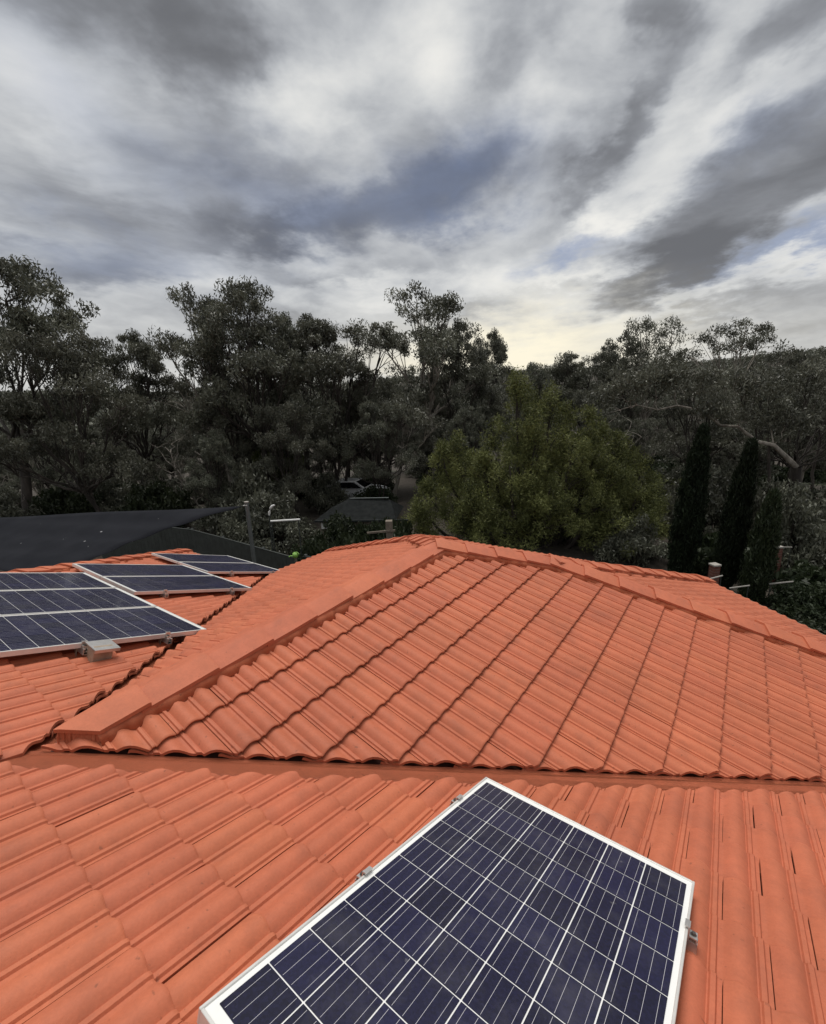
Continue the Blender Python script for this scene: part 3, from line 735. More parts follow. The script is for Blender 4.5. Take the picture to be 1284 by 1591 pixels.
def leaf_cloud(rg, C, n, rad, L, Wd, droop=.6, tone_c=None, outward=0., shell=.5):
    """C (k,3) clump centres; n leaves each; diamond leaves"""
    k = len(C); N = k * n
    dirs = rg.normal(size=(N, 3)); dirs /= np.linalg.norm(dirs, axis=1, keepdims=True)
    rad = np.broadcast_to(np.asarray(rad, float), (k, 3))
    rr_ = (rg.random(N) ** shell)[:, None]
    off = dirs * rr_ * np.repeat(rad, n, 0); base = np.repeat(C, n, 0) + off
    ax = rg.normal(size=(N, 3)) * .75 + dirs * outward; ax[:, 2] -= droop * 1.6; ax /= np.linalg.norm(ax, axis=1, keepdims=True)
    sd_ = np.cross(ax, rg.normal(size=(N, 3))); sd_ /= np.linalg.norm(sd_, axis=1, keepdims=True) + 1e-9
    l = (L * (.65 + .7 * rg.random(N)))[:, None]; w = (Wd * (.7 + .6 * rg.random(N)))[:, None]
    v = np.stack([base - ax * l * .5, base + sd_ * w * .5 - ax * l * .05, base + ax * l * .5, base - sd_ * w * .5 - ax * l * .05], 1)
    tc_ = np.repeat(rg.random(k) if tone_c is None else tone_c, n)
    tone = np.clip(.6 * tc_ + .45 * rg.random(N) - .04, 0, 1)
    return v.reshape(-1, 3), np.arange(N * 4).reshape(N, 4), np.repeat(tone, 4)
def bez(a, b, bend, n, rg, jit):
    tt_ = np.linspace(0, 1, n)[:, None]; m = a * (1 - .45) + b * .45 + bend
    p = (1 - tt_) ** 2 * a + 2 * tt_ * (1 - tt_) * m + tt_ ** 2 * b
    p[1:-1] += rg.normal(size=(n - 2, 3)) * jit; return p
def eucalypt(seed, lobes_n=9, H=13., spread=3.4, crown0=.42, dens=1., fork=.3, leaf=(.22, .066), nclump=10, per=190, trunk_r=.21, lean=.5, multi=1):
    rg = np.random.default_rng(seed); V, Q = [], []; C, Rd = [], []
    for mstem in range(multi):
        lx = rg.normal(size=2) * lean * (1.6 if multi > 1 else 1)
        fk = np.array([lx[0], lx[1], H * (fork + .08 * rg.random())])
        b0 = np.array([rg.normal() * .25 * (multi > 1), rg.normal() * .25 * (multi > 1), -.6])
        tube(V, Q, bez(b0, fk, np.array([rg.normal() * .3, rg.normal() * .3, 0]), 7, rg, .04), np.linspace(trunk_r * 1.25, trunk_r * .8, 7) / math.sqrt(multi), 8)
        nl = max(3, lobes_n // multi)
        a0 = rg.random() * 6.28
        for i in range(nl):
            f = (i + .5) / nl; ang = a0 + i * 2.4 + rg.normal() * .25
            h = H * (crown0 + (1 - crown0 - .06) * f ** .85) + rg.normal() * .3
            rad_ = spread * (1 - .75 * max(0, f - .35) / .65) * (.55 + .45 * rg.random()) * (1.0 if f > .12 else .8)
            lc = np.array([fk[0] * 1.3 + math.cos(ang) * rad_, fk[1] * 1.3 + math.sin(ang) * rad_, h])
            lr = (1.05 + .75 * rg.random()) * (H / 13)
            limb = bez(fk + rg.normal(size=3) * .05, lc - np.array([0, 0, lr * .4]), np.array([0, 0, -.5 + 1.2 * rg.random()]), 8, rg, .10)
            r0 = trunk_r * (.30 + .25 * (1 - f)) ; tube(V, Q, limb, np.linspace(r0, .035, 8), 6)
            m = max(4, int(nclump * (.7 + .6 * rg.random())))
            for _ in range(m):
                dv = rg.normal(size=3); dv /= np.linalg.norm(dv); dv[2] = abs(dv[2]) * 1.0 - .35
                cc = lc + dv * np.array([lr, lr, lr * 1.0]) * (.45 + .7 * rg.random())
                s_ = limb[rg.integers(4, 8)]
                tube(V, Q, bez(s_, cc, np.array([0, 0, .25]), 5, rg, .05), np.linspace(.03, .009, 5), 4)
                C.append(cc); Rd.append(np.array([.58, .58, .52]) * (.55 + .8 * rg.random()) * (H / 13))
    C = np.array(C); Rd = np.array(Rd)
    trunk = mesh_np('trunk', np.concatenate(V), [np.concatenate(Q)], True)
    v, q, tn = leaf_cloud(rg, C, int(per * dens), Rd, leaf[0], leaf[1], .62)
    crown = mesh_np('crown', v, [q], False, tn); crown.materials.append(M_EUC)
    return trunk, crown
VAR = []
specs = [dict(seed=11, lobes_n=17, spread=4.3, crown0=.36, dens=.92, nclump=12, fork=.28), dict(seed=23, lobes_n=15, spread=3.8, crown0=.36, dens=.9, nclump=11, fork=.30),
         dict(seed=37, lobes_n=11, spread=3.4, crown0=.46, dens=.66, fork=.36, nclump=10), dict(seed=41, lobes_n=18, spread=4.6, crown0=.30, dens=.9, multi=2, nclump=11, fork=.24),
         dict(seed=59, lobes_n=11, spread=4.2, crown0=.50, dens=.56, fork=.32, lean=.9, nclump=9), dict(seed=67, lobes_n=18, spread=4.2, crown0=.28, dens=.9, multi=3, trunk_r=.17, nclump=11, fork=.20)]
for sp in specs:
    tr_, cr_ = eucalypt(**sp); tr_.materials.append(M_PALE if sp['seed'] in (37, 59) else M_BARK); VAR.append((tr_, cr_, 13.))
def place_tree(name, var, X, D, top, label, cat, group=None, rz=None, wide=1., rg=random):
    """top = height of the crown above the house pad"""
    x, y = pol(X, D); z0 = gz(x, y); tr_, cr_, H = VAR[var]; s = (top - z0) / H
    root = empty(name, (x, y, z0), rg.uniform(0, 6.28) if rz is None else rz); root.scale = (s * wide, s * wide, s)
    link('trunk', tr_, root); link('crown', cr_, root)
    return tag(root, label, cat, group)
# trees one can point to, from left to right
T1 = [(0, -20.4, 23, 13.9, 1.05, .4, 'tall dense gum tree at the left edge, its crown the highest on that side'),
      (3, -15.4, 22, 9.9, .95, 2., 'lower rounded gum tree against the right side of the tallest left gum'),
      (1, -16.6, 28, 10.9, .9, 1.1, 'gum tree filling the dip between the left edge gum and the domed gum'),
      (2, -11.7, 28, 12.7, 1.0, 3., 'thin airy gum tree beside the big domed crown, sky showing through it'),
      (0, -8.9, 27, 12.5, 1.0, 4.4, 'big gum tree with a dense domed crown left of centre'),
      (5, -4.7, 29, 11.6, 1.15, 2.6, 'flat topped gum tree just left of the tall open crowned one'),
      (1, -7.0, 31, 12.0, 1.05, 2.2, 'gum tree between the domed crown and the flat topped one'),
      (2, 1.0, 34, 13.9, 1.25, 1.9, 'tall open crowned gum tree above the roof peak, sky through its lower limbs'),
      (1, 3.6, 35, 11.6, .9, 4.6, 'right shoulder of thin gum crowns beside the tall open crowned tree'),
      (1, 7.4, 43, 12.2, .62, .3, 'small rounded gum tree against the brightest sky near the middle'),
      (3, -6.0, 23.5, 6.4, .95, .9, 'short bushy grey green gum in front of the flat topped one'),
      (5, -1.8, 25, 6.6, .9, 2.4, 'short grey green gum behind the small dark shed roof'),
      (0, 3.6, 27, 5.6, .9, 3.4, 'dark low gum tree just behind the left peaks of the green conifer'),
      (1, -9.9, 22, 5.2, .9, .2, 'low grey leaved gum tree above the right corner of the shade sail'),
      (1, 17.0, 46, 10.2, 1.1, 2.9, 'gum tree with a ragged low crown at the start of the right ridge line'),
      (3, 13.0, 47, 9.6, 1.0, 3.9, 'leafy gum crown just right of the bright horizon gap'),
      (0, 20.3, 47, 10.6, .95, 5.1, 'dense gum crown between the ragged low one and the umbrella crowned one'),
      (4, 23.8, 44, 13.6, 1.0, .2, 'umbrella crowned gum tree rising highest above the right ridge line'),
      (4, 30.0, 39, 12.0, 1.15, 1.3, 'wide lacy gum tree at right whose fine crown stands against the sky'),
      (3, 32.5, 38, 8.8, 1.1, 4.1, 'gum tree at the right edge just below the distant ridge')]
for v_, X_, D_, top, wd, rz_, lab in T1: place_tree('gum_tree', v_, X_, D_, top, lab, 'tree', 'gum trees behind the house', rz_, wd)
# forest behind, one object per tree
rf = random.Random(5)
def forest(n, Xr, Dr, Tr, label, group, seed):
    rf = random.Random(seed)
    for _ in range(n):
        D_ = rf.uniform(*Dr); X_ = rf.uniform(*Xr) * D_; x, y = pol(X_, D_)
        place_tree('gum_tree', rf.randrange(6), X_, D_, gz(x, y) + rf.uniform(*Tr), label, 'tree', group, rf.uniform(0, 6.28), rf.uniform(.85, 1.25), rf)
forest(40, (-.98, -.02), (26, 56), (6.0, 8.6), 'one of the dark gum trees in the shadowed wood behind the left row', 'gum trees of the wood on the left', 3)
forest(22, (0., .42), (36, 62), (5.5, 8.0), 'one of the dark gum trees in the wood behind the green bushy conifer', 'gum trees of the wood in the middle', 4)
forest(30, (.40, .98), (25, 64), (5.0, 7.6), 'one of the gum trees in the wood behind the pencil pines', 'gum trees of the wood on the right', 6)
forest(44, (-.98, -.02), (27, 58), (3.2, 5.6), 'one of the low bushy gum saplings under the tall trees on the left', 'low gum saplings on the left', 13)
forest(30, (.0, .98), (26, 58), (2.6, 4.6), 'one of the low bushy gum saplings under the tall trees on the right', 'low gum saplings on the right', 14)
forest(60, (-.95, .98), (66, 150), (7, 10), 'one of the far gum trees climbing the slope below the ridge', 'gum trees on the far slope', 8)

# big gum near the right edge with a long pale limb reaching left
def near_gum():
    rg = np.random.default_rng(101); V, Q = [], []; VP, QP = [], []
    x, y = pol(17.6, 19.5); z0 = gz(x, y)
    def L(dx, dd, z): return np.array([RH.x * dx + FH.x * dd, RH.y * dx + FH.y * dd, z])
    root = empty('gum_tree', (x, y, z0)); tag(root, 'near gum tree at the right edge, long pale limb reaching left above the pencil pines', 'tree')
    fk = L(-.7, 0, 2.9)
    tube(V, Q, bez(L(0, 0, -.5), fk, L(.2, 0, 0), 8, rg, .05), np.linspace(.25, .2, 8), 8)
    for p0, p1, r in ((L(-1.0, .3, -.4), L(-1.9, .3, 4.2), .11), (L(.5, -.2, -.4), L(1.6, -.3, 4.6), .10), (L(-1.6, .6, -.4), L(-2.4, .4, 4.6), .08), (L(.9, .5, -.4), L(.5, .5, 4.4), .09)):
        tube(V, Q, bez(p0, p1, rg.normal(size=3) * .25, 9, rg, .06), np.linspace(r, r * .5, 9), 6)
    pale = [L(-.7, 0, 2.9), L(-1.9, -.1, 3.9), L(-2.7, -.15, 4.1), L(-3.5, 0, 4.75), L(-4.4, -.2, 4.85), L(-5.2, -.1, 5.5), L(-6.2, 0, 5.75), L(-7.0, .05, 5.6), L(-7.9, .1, 5.85), L(-9.2, .1, 5.5)]
    tube(VP, QP, np.array(pale), np.array([.12, .085, .072, .06, .052, .044, .038, .03, .022, .01]), 7)
    C = []; lims = [(pale[4], L(-5.4, .3, 6.9)), (pale[3], L(-3.6, -.4, 6.4)), (pale[6], L(-6.6, .2, 7.2)), (pale[1], L(-2.4, .2, 6.4)), (fk, L(-.6, .2, 6.6)), (fk, L(.9, .1, 6.2)), (fk, L(2.3, 0, 5.6)), (fk, L(1.9, .6, 7.0)), (pale[8], L(-8.9, .2, 6.3)), (pale[7], L(-7.4, -.3, 6.9)), (pale[5], L(-4.9, -.5, 5.7)), (pale[3], L(-3.0, -.6, 5.4)), (pale[8], L(-8.2, -.3, 6.9)), (fk, L(.2, -.7, 5.4)), (fk, L(2.6, -.6, 4.4)), (pale[1], L(-1.6, -.5, 5.2)), (fk, L(1.3, -.8, 4.7))]
    for a, b in lims:
        lb = bez(np.array(a), b, L(0, 0, -.1), 7, rg, .07); (tube(V, Q, lb, np.linspace(.035, .01, 7), 5) if a is fk else tube(VP, QP, lb, np.linspace(.028, .008, 7), 5))
        for _ in range(9):
            dv = rg.normal(size=3); dv /= np.linalg.norm(dv); cc = b + dv * np.array([1.25, 1.25, .62]) * (.4 + .6 * rg.random())
            tube(V, Q, bez(lb[rg.integers(3, 7)], cc, L(0, 0, .15), 5, rg, .04), np.linspace(.02, .006, 5), 4); C.append(cc)
    m1 = mesh_np('trunk', np.concatenate(V), [np.concatenate(Q)], True); link('trunk', m1, root, M_BARK)
    m2 = mesh_np('limb', np.concatenate(VP), [np.concatenate(QP)], True); link('limb', m2, root, M_PALE)
    v, q, tn = leaf_cloud(rg, np.array(C), 150, (.5, .5, .4), .17, .05, .6)
    link('crown', mesh_np('crown', v, [q], False, tn), root, M_EUC)
near_gum()

# green bushy conifer behind the roof peak
def conifer():
    rg = np.random.default_rng(77); V, Q = [], []; C, Rd, tc_ = [], [], []
    x, y = pol(5.2, 18.6); z0 = gz(x, y)
    root = empty('conifer_tree', (x, y, z0)); tag(root, 'large bushy olive green conifer with several rounded peaks, directly behind the roof', 'tree')
    def L(dx, dd, z): return np.array([RH.x * dx + FH.x * dd, RH.y * dx + FH.y * dd, z])
    # (lateral, depth, top height, base half width)
    spires = [(-.85, 0, 7.0, 1.15), (-.25, .6, 6.7, .9), (.45, -.2, 6.45, 1.0), (-.3, -.8, 5.6, 1.2), (1.25, .2, 5.75, .85), (1.9, -.5, 5.5, 1.0), (2.6, .1, 5.15, .85), (1.1, -1.1, 4.7, 1.3),
              (3.1, -.4, 4.5, 1.1), (3.7, .2, 4.2, .9), (4.3, -.3, 3.4, 1.0), (5.0, .2, 2.6, .9), (-1.8, .3, 5.0, .75), (-2.3, -.5, 3.9, 1.0), (-3.3, .1, 4.65, .8), (-3.9, -.3, 4.35, .85), (-4.6, .1, 2.9, .75), (-5.0, .2, 1.9, .6),
              (-1.4, -1.3, 4.0, 1.3), (2.6, -1.3, 3.4, 1.3), (-3., -1.2, 2.8, 1.2), (.2, 1.6, 5., 1.8), (2.4, 1.5, 4., 1.6), (-2.5, 1.5, 3.8, 1.5), (.1, -1.7, 3., 1.4), (4., -1.1, 2.2, 1.1)]
    for dx, dd, h, w in spires:
        tube(V, Q, bez(L(dx * .35, dd * .4, -.4), L(dx, dd, h * .9), L(dx * .25, 0, 0), 8, rg, .05), np.linspace(.13, .02, 8), 5)
        n = int(26 * h * w / 4 + 16)
        for _ in range(n):
            f = rg.random() ** .8; zc = h * (.08 + .92 * f); r = w * (1 - f ** 3.0) * (.8 + .35 * math.sin(f * 17 + dx * 5)) + .08; a = rg.random() * 6.28; q_ = r * (.55 + .45 * rg.random() ** .5)
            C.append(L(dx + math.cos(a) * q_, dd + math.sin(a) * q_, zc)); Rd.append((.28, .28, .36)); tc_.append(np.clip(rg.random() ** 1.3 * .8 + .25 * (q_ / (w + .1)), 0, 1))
            if rg.random() < .3: tube(V, Q, bez(L(dx * .9, dd, zc * .8), C[-1], L(0, 0, .1), 4, rg, .03), np.linspace(.02, .006, 4), 4)
    C = np.array(C); Rd = np.array(Rd) * (.75 + .6 * rg.random((len(C), 1)))
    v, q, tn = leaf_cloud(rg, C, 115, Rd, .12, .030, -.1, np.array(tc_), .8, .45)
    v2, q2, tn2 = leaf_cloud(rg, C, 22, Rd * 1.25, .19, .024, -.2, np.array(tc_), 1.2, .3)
    q2 = q2 + len(v)
    m = mesh_np('trunk', np.concatenate(V), [np.concatenate(Q)], True); link('trunk', m, root, M_BARK)
    link('crown', mesh_np('crown', np.concatenate([v, v2]), [np.concatenate([q, q2])], False, np.concatenate([tn, tn2])), root, M_CON)
conifer()

# pencil pines
def pencil(X_, D_, top, w, lean, mat, label, seed, dens=1.):
    rg = np.random.default_rng(seed); x, y = pol(X_, D_); z0 = gz(x, y); h = top - z0
    root = empty('pencil_pine', (x, y, z0)); tag(root, label, 'tree', 'pencil pines beside the house')
    def L(dx, dd, z): return np.array([RH.x * dx + FH.x * dd, RH.y * dx + FH.y * dd, z])
    n = int(300 * dens); f = rg.random(n); r = w * np.clip(np.sin(np.clip(f * 1.02 + .12, 0, 1.12) / 1.12 * np.pi) ** .62, .05, 1) * (1 - .30 * f)
    a = rg.random(n) * 6.28; q_ = r * (.5 + .5 * rg.random(n))
    C = np.array([L(lean * ff + math.cos(aa) * qq, math.sin(aa) * qq, .05 + ff * (h - .2)) for ff, aa, qq in zip(f, a, q_)])
    v, q, tn = leaf_cloud(rg, C, 95, (.16, .16, .30), .16, .035, -1.3, None, .5, .5)
    V, Q = [], []; tube(V, Q, np.array([L(0, 0, -.4), L(lean * .5, 0, h * .5), L(lean * .97, 0, h * .97)]), [.09, .06, .01], 6)
    link('trunk', mesh_np('trunk', np.concatenate(V), [np.concatenate(Q)], True), root, M_BARK)
    link('crown', mesh_np('crown', v, [q], False, tn), root, mat)
pencil(9.15, 14.6, 4.95, .47, .33, M_CYP, 'left pencil pine of the dark pair, a narrow dark column behind the roof hip', 201)
pencil(9.95, 13.6, 4.5, .39, .38, M_CYP, 'second pencil pine, a thinner dark column between the left one and the brick pillar', 202)
pencil(10.25, 12.7, 3.1, .36, .25, M_SHR, 'short greener pencil pine beside the tall brick pillar', 203, .8)

# shrubs
def shrub_mesh(seed, mat, r=(1., 1., .8), n=46, per=90, leaf=(.16, .07), droop=.1):
    rg = np.random.default_rng(seed); C = []; V, Q = [], []
    for _ in range(n):
        dv = rg.normal(size=3); dv /= np.linalg.norm(dv); dv[2] = abs(dv[2]); k_ = .45 + .55 * rg.random(); c_ = dv * np.array(r) * k_ + np.array([0, 0, .15]); C.append(c_)
        tube(V, Q, bez(np.array([0, 0, -.2]), c_, np.array([0, 0, .1]), 5, rg, .04), np.linspace(.025, .006, 5), 4)
    v, q, tn = leaf_cloud(rg, np.array(C), per, (.28, .28, .22), leaf[0], leaf[1], droop, None, .4)
    st = mesh_np('stems', np.concatenate(V), [np.concatenate(Q)], True); st.materials.append(M_BARK)
    fo = mesh_np('foliage', v, [q], False, tn); fo.materials.append(mat); return st, fo
SH = [shrub_mesh(301, M_SHR, per=130, leaf=(.13, .055)), shrub_mesh(302, M_EUC, (1.2, 1.2, 1.2), 60, 130, (.11, .042), .4), shrub_mesh(303, M_YEL, (1., 1., 1.1), 40, 70, (.14, .05)), shrub_mesh(304, M_SHR, (1.3, 1.3, .55), 50, 90, (.2, .09))]
def shrub(v_, X_, D_, s, label, group=None, sz=1., rz=0.):
    x, y = pol(X_, D_); root = empty('shrub', (x, y, gz(x, y) - .05), rz); root.scale = (s, s, s * sz); tag(root, label, 'shrub', group)
    link('stems', SH[v_][0], root); link('foliage', SH[v_][1], root)
shrub(3, -2.6, 15.2, 1.15, 'leafy dark green bush below the small dark shed roof', None, 2.0, .5)
shrub(0, -1.3, 15.8, 1.05, 'rounded dark green bush left of the short timber post', None, 1.9, 1.)
shrub(0, -3.9, 16.2, .9, 'green bush with broad leaves below the white rail', None, 1.5, 2.)
shrub(0, -3.0, 17.6, 1.15, 'dark bush in front of the left end of the shed', None, 1.7, .3)
shrub(3, -1.2, 17.4, .9, 'dark leafy bush in front of the right end of the shed', None, 2.6, .3)
shrub(1, -5.0, 26., 1.25, 'dark bush in front of the tail of the white car', None, 1.35, .3)
shrub(0, -2.2, 25.5, 1.2, 'dark bush right of the white car', None, 1.3, 1.3)
shrub(2, -8.9, 31, 1.9, 'pale yellowish bush glimpsed in the gap between the left gums', None, 2.1, .7)
shrub(2, 12.1, 26, 1.3, 'pale yellow green bush between the two tall pencil pines', None, 1.6, .2)
shrub(2, 8.6, 24, 1.5, 'pale yellow green bush left of the first pencil pine, behind bare twigs', None, 2.0, 3.)
shrub(0, 11.6, 11.4, 1.15, 'dark low bush at the right edge below the gutter', None, .9, .4)
shrub(0, 11.15, 12.2, .7, 'dark bush hiding the foot of the tall brick pillar', None, 1.2, .1)
shrub(3, 12.4, 12.6, 1.1, 'dark green bush at the right edge beside the tall brick pillar', None, 1.3, 1.4)
shrub(3, 10.9, 15.5, 1.2, 'dark bush filling the gap behind the two pencil pines', None, 1.5, .9)
shrub(1, 8.4, 16.5, 1.1, 'grey green bush between the conifer and the first pencil pine', None, 1.2, .9)
shrub(1, 13.6, 15.5, 1.3, 'grey green bush right of the tall brick pillar, below the near gum', None, 1.6, 2.9)
shrub(0, 14.9, 14.4, 1.2, 'dark bush at the right edge in front of the near gum trunk', None, 1.2, 2.9)
shrub(1, 12.6, 18.5, 1.5, 'grey green bush among the trunks behind the tall brick pillar', None, 1.6, 4.9)
shrub(1, 16.2, 17.2, 1.5, 'grey green bush under the near gum trunk at the right edge', None, 1.3, 1.1)
shrub(1, 14.2, 17.4, 1.3, 'grey green bush just left of the near gum trunk', None, 1.5, 2.1)
shrub(2, 15.0, 24., 1.3, 'yellow green bush far back between the trunks at right', None, 1.2, 4.)
shrub(0, 10.7, 10.6, .8, 'small dark bush just past the pale gutter edge', None, .8, 2.2)
rs = random.Random(12)
for i in range(110):
    D_ = rs.uniform(18.5, 42); X_ = rs.uniform(-.95, .95) * D_
    if -.3 < X_ / D_ < .0 and D_ < 31: continue
    shrub(rs.choice((1, 1, 0, 1)), X_, D_, rs.uniform(.8, 1.7), 'one of the dark understorey bushes among the gum trunks', 'understorey bushes in the wood', rs.uniform(.8, 1.6), rs.uniform(0, 6.28))

# bare pale branched saplings
def bare(X_, D_, top, label, seed, mat, lean=0.):
    rg = np.random.default_rng(seed); x, y = pol(X_, D_); z0 = gz(x, y); h = top - z0; V, Q = [], []
    def L(dx, dd, z): return np.array([RH.x * dx + FH.x * dd, RH.y * dx + FH.y * dd, z])
    main = bez(L(0, 0, -.3), L(lean, 0, h), L(rg.normal() * .3, 0, 0), 10, rg, .08); tube(V, Q, main, np.linspace(.075, .018, 10), 6)
    for i in range(9):
        s_ = main[rg.integers(3, 9)]; e = s_ + L(rg.normal() * 1.0, rg.normal() * .6, .5 + 1.1 * rg.random()); lb = bez(s_, e, L(0, 0, -.2), 6, rg, .06)
        tube(V, Q, lb, np.linspace(.035, .008, 6), 5)
        for _ in range(3):
            s2_ = lb[rg.integers(2, 6)]; tube(V, Q, bez(s2_, s2_ + L(rg.normal() * .45, rg.normal() * .3, .3 * rg.random() + .15), L(0, 0, 0), 4, rg, .03), np.linspace(.014, .004, 4), 4)
    root = empty('bare_tree', (x, y, z0)); tag(root, label, 'tree'); link('branches', mesh_np('branches', np.concatenate(V), [np.concatenate(Q)], True), root, mat)
bare(8.3, 21, 4.7, 'bare sapling with pale forked branches right of the green conifer', 401, M_PALE, -.6)
bare(10.6, 25, 4.4, 'pale leafless sapling fanning out left of the first pencil pine', 402, M_PALE, .9)
bare(-11.6, 24.5, 4.3, 'leaning dead stem with a pale top in the gap between the left gums', 403, M_PALE, -1.6)
bare(-20.0, 22.5, 3.2, 'pale leaning dead branch low at the left edge', 404, M_PALE, -2.2)

# distant forest on the hills: one uncountable mass
def far_forest():
    rg = np.random.default_rng(9); n = 7000
    D_ = 135 * (1900 / 135) ** rg.random(n); D_ = np.where(rg.random(n) < .45, rg.uniform(560, 880, n), D_); a = rg.uniform(-.95, .95, n)
    x = FH.x * np.cos(a) * D_ + RH.x * np.sin(a) * D_; y = FH.y * np.cos(a) * D_ + RH.y * np.sin(a) * D_
    clear = np.sin(x * .011 + 2) * np.cos(y * .013); keep = clear > -.95; x, y, D_ = x[keep], y[keep], D_[keep]; n = len(x)
    z = terrain(x, y); h = rg.uniform(6, 11, n); lv, lq, lt = [], [], []
    k = 4; C = np.repeat(np.stack([x, y, z + h * .62], 1), k, 0) + rg.normal(size=(n * k, 3)) * np.repeat(h, k)[:, None] * np.array([.20, .20, .17])
    tone_c = np.repeat(rg.random(n), k) * .6
    sz = np.repeat(np.clip(D_ / 300, .7, 1.6), k)
    v, q, tn = leaf_cloud(rg, C, 15, np.stack([2.3 * sz ** .4] * 2 + [1.8 * sz ** .4], 1), 1.7, 1.0, .1, tone_c)
    o = link('distant_forest', mesh_np('distant_forest', v, [q], False, tn), None, M_EUC); tag(o, 'dark forest covering the distant hills', 'forest', None, 'stuff')
far_forest()

# ================================================================== SAIL, POST, FENCES AND THE YARD
M_SAIL, tt, b_ = new_mat('charcoal_shade_cloth')
g_ = tt.n.new('ShaderNodeNewGeometry').outputs['Position']
sc0 = tt.mix(tt.rng(tt.noise(g_, 1.2, 5, .6), .3, .7), (.0105, .0115, .015), (.017, .018, .0225))
spk = tt.math('MULTIPLY', tt.rng(tt.noise(g_, 5.5, 2, .5), .745, .765), .8)
tt.put(b_.inputs['Base Color'], tt.mix(spk, sc0, (.35, .35, .36))); b_.inputs['Roughness'].default_value = .9; b_.inputs['Specular IOR Level'].default_value = .08
M_STEEL = plain('grey_steel', (.13, .145, .145), .45, .3, .12, 12)
M_DARKF = plain('dark_fence_paint', (.036, .042, .039), .6, 0, .3, 4)
M_TIMB = plain('weathered_timber', (.17, .14, .11), .85, 0, .3, 9, .4)
M_BRICK = plain('red_brick', (.13, .045, .032), .9, 0, .25, 14, .5)
M_CONC = plain('pale_concrete', (.33, .31, .28), .8, 0, .12, 12, .3)
M_WHITE = plain('white_paint', (.75, .75, .73), .5, 0, .06, 12)
M_LIME = plain('lime_plastic', (.24, .46, .09), .4, 0, .08, 20)
M_SHED = plain('grey_shed_roof', (.030, .033, .033), .9, 0, .3, 5, spec=.1)

# triangular sail: post corner, far left corner, near corner
def sail():
    def W3(X_, D_, z): p = pol(X_, D_); return np.array([p[0], p[1], z])
    A = W3(-4.62, 12.0, 3.50); B = W3(-19.5, 15.2, 2.85); C = W3(-8.3, 9.4, 2.42)
    n = 26; V, idx = [], {}
    for i in range(n + 1):
        for j in range(n + 1 - i):
            a, b = i / n, j / n; c = 1 - a - b
            p = A * a + B * b + C * c; ctr = (A + B + C) / 3
            k = .30 * (a * b * (1 - c) ** 2 * 1.0 + b * c * (1 - a) ** 2 * 1.0 + a * c * (1 - b) ** 2 * 1.6)
            p = p + (ctr - p) * k; p[2] -= 3.0 * a * b * c - .02 * math.sin(a * 31 + b * 17)
            idx[i, j] = len(V); V.append(p)
    T3 = []
    for i in range(n):
        for j in range(n - i):
            T3.append((idx[i, j], idx[i + 1, j], idx[i, j + 1]))
            if j < n - i - 1: T3.append((idx[i + 1, j], idx[i + 1, j + 1], idx[i, j + 1]))
    root = empty('shade_sail', tuple(C)); tag(root, 'charcoal triangular shade sail stretched behind the left roof, flecked with fallen leaves', 'shade sail')
    me = mesh_np('cloth', np.array(V) - C, [np.array(T3)], True); o = link('cloth', me, root, M_SAIL)
    sm = o.modifiers.new('thickness', 'SOLIDIFY'); sm.thickness = .006
    d_ = A - V[idx[n, 0]]; p0 = V[idx[n, 0]] - C
    bm = bmesh.new(); bmesh.ops.create_cone(bm, cap_ends=True, segments=8, radius1=.018, radius2=.018, depth=.16, matrix=Matrix.Translation(Vector(p0) + Vector((.05, .02, .01))) @ Matrix.Rotation(R_(80), 4, 'Y'))
    link('corner_turnbuckle', bm_mesh('corner_turnbuckle', bm), root, M_RAIL)
sail()
x, y = pol(-4.52, 12.0); post = empty('steel_post', (x, y, gz(x, y))); tag(post, 'round grey steel post holding the right corner of the shade sail', 'post')
zt = 3.58 - gz(x, y)
link('pole', rod('pole', (0, 0, -.3), (-.0, 0, zt), .055, 16), post, M_STEEL); link('cap', rod('cap', (0, 0, zt), (0, 0, zt + .03), .060, 16), post, M_CONC)
bm = bmesh.new(); add_box(bm, (-.10, -.012, zt - .10), (-.05, .012, zt - .05)); link('eye_bracket', bm_mesh('eye_bracket', bm), post, M_RAIL)

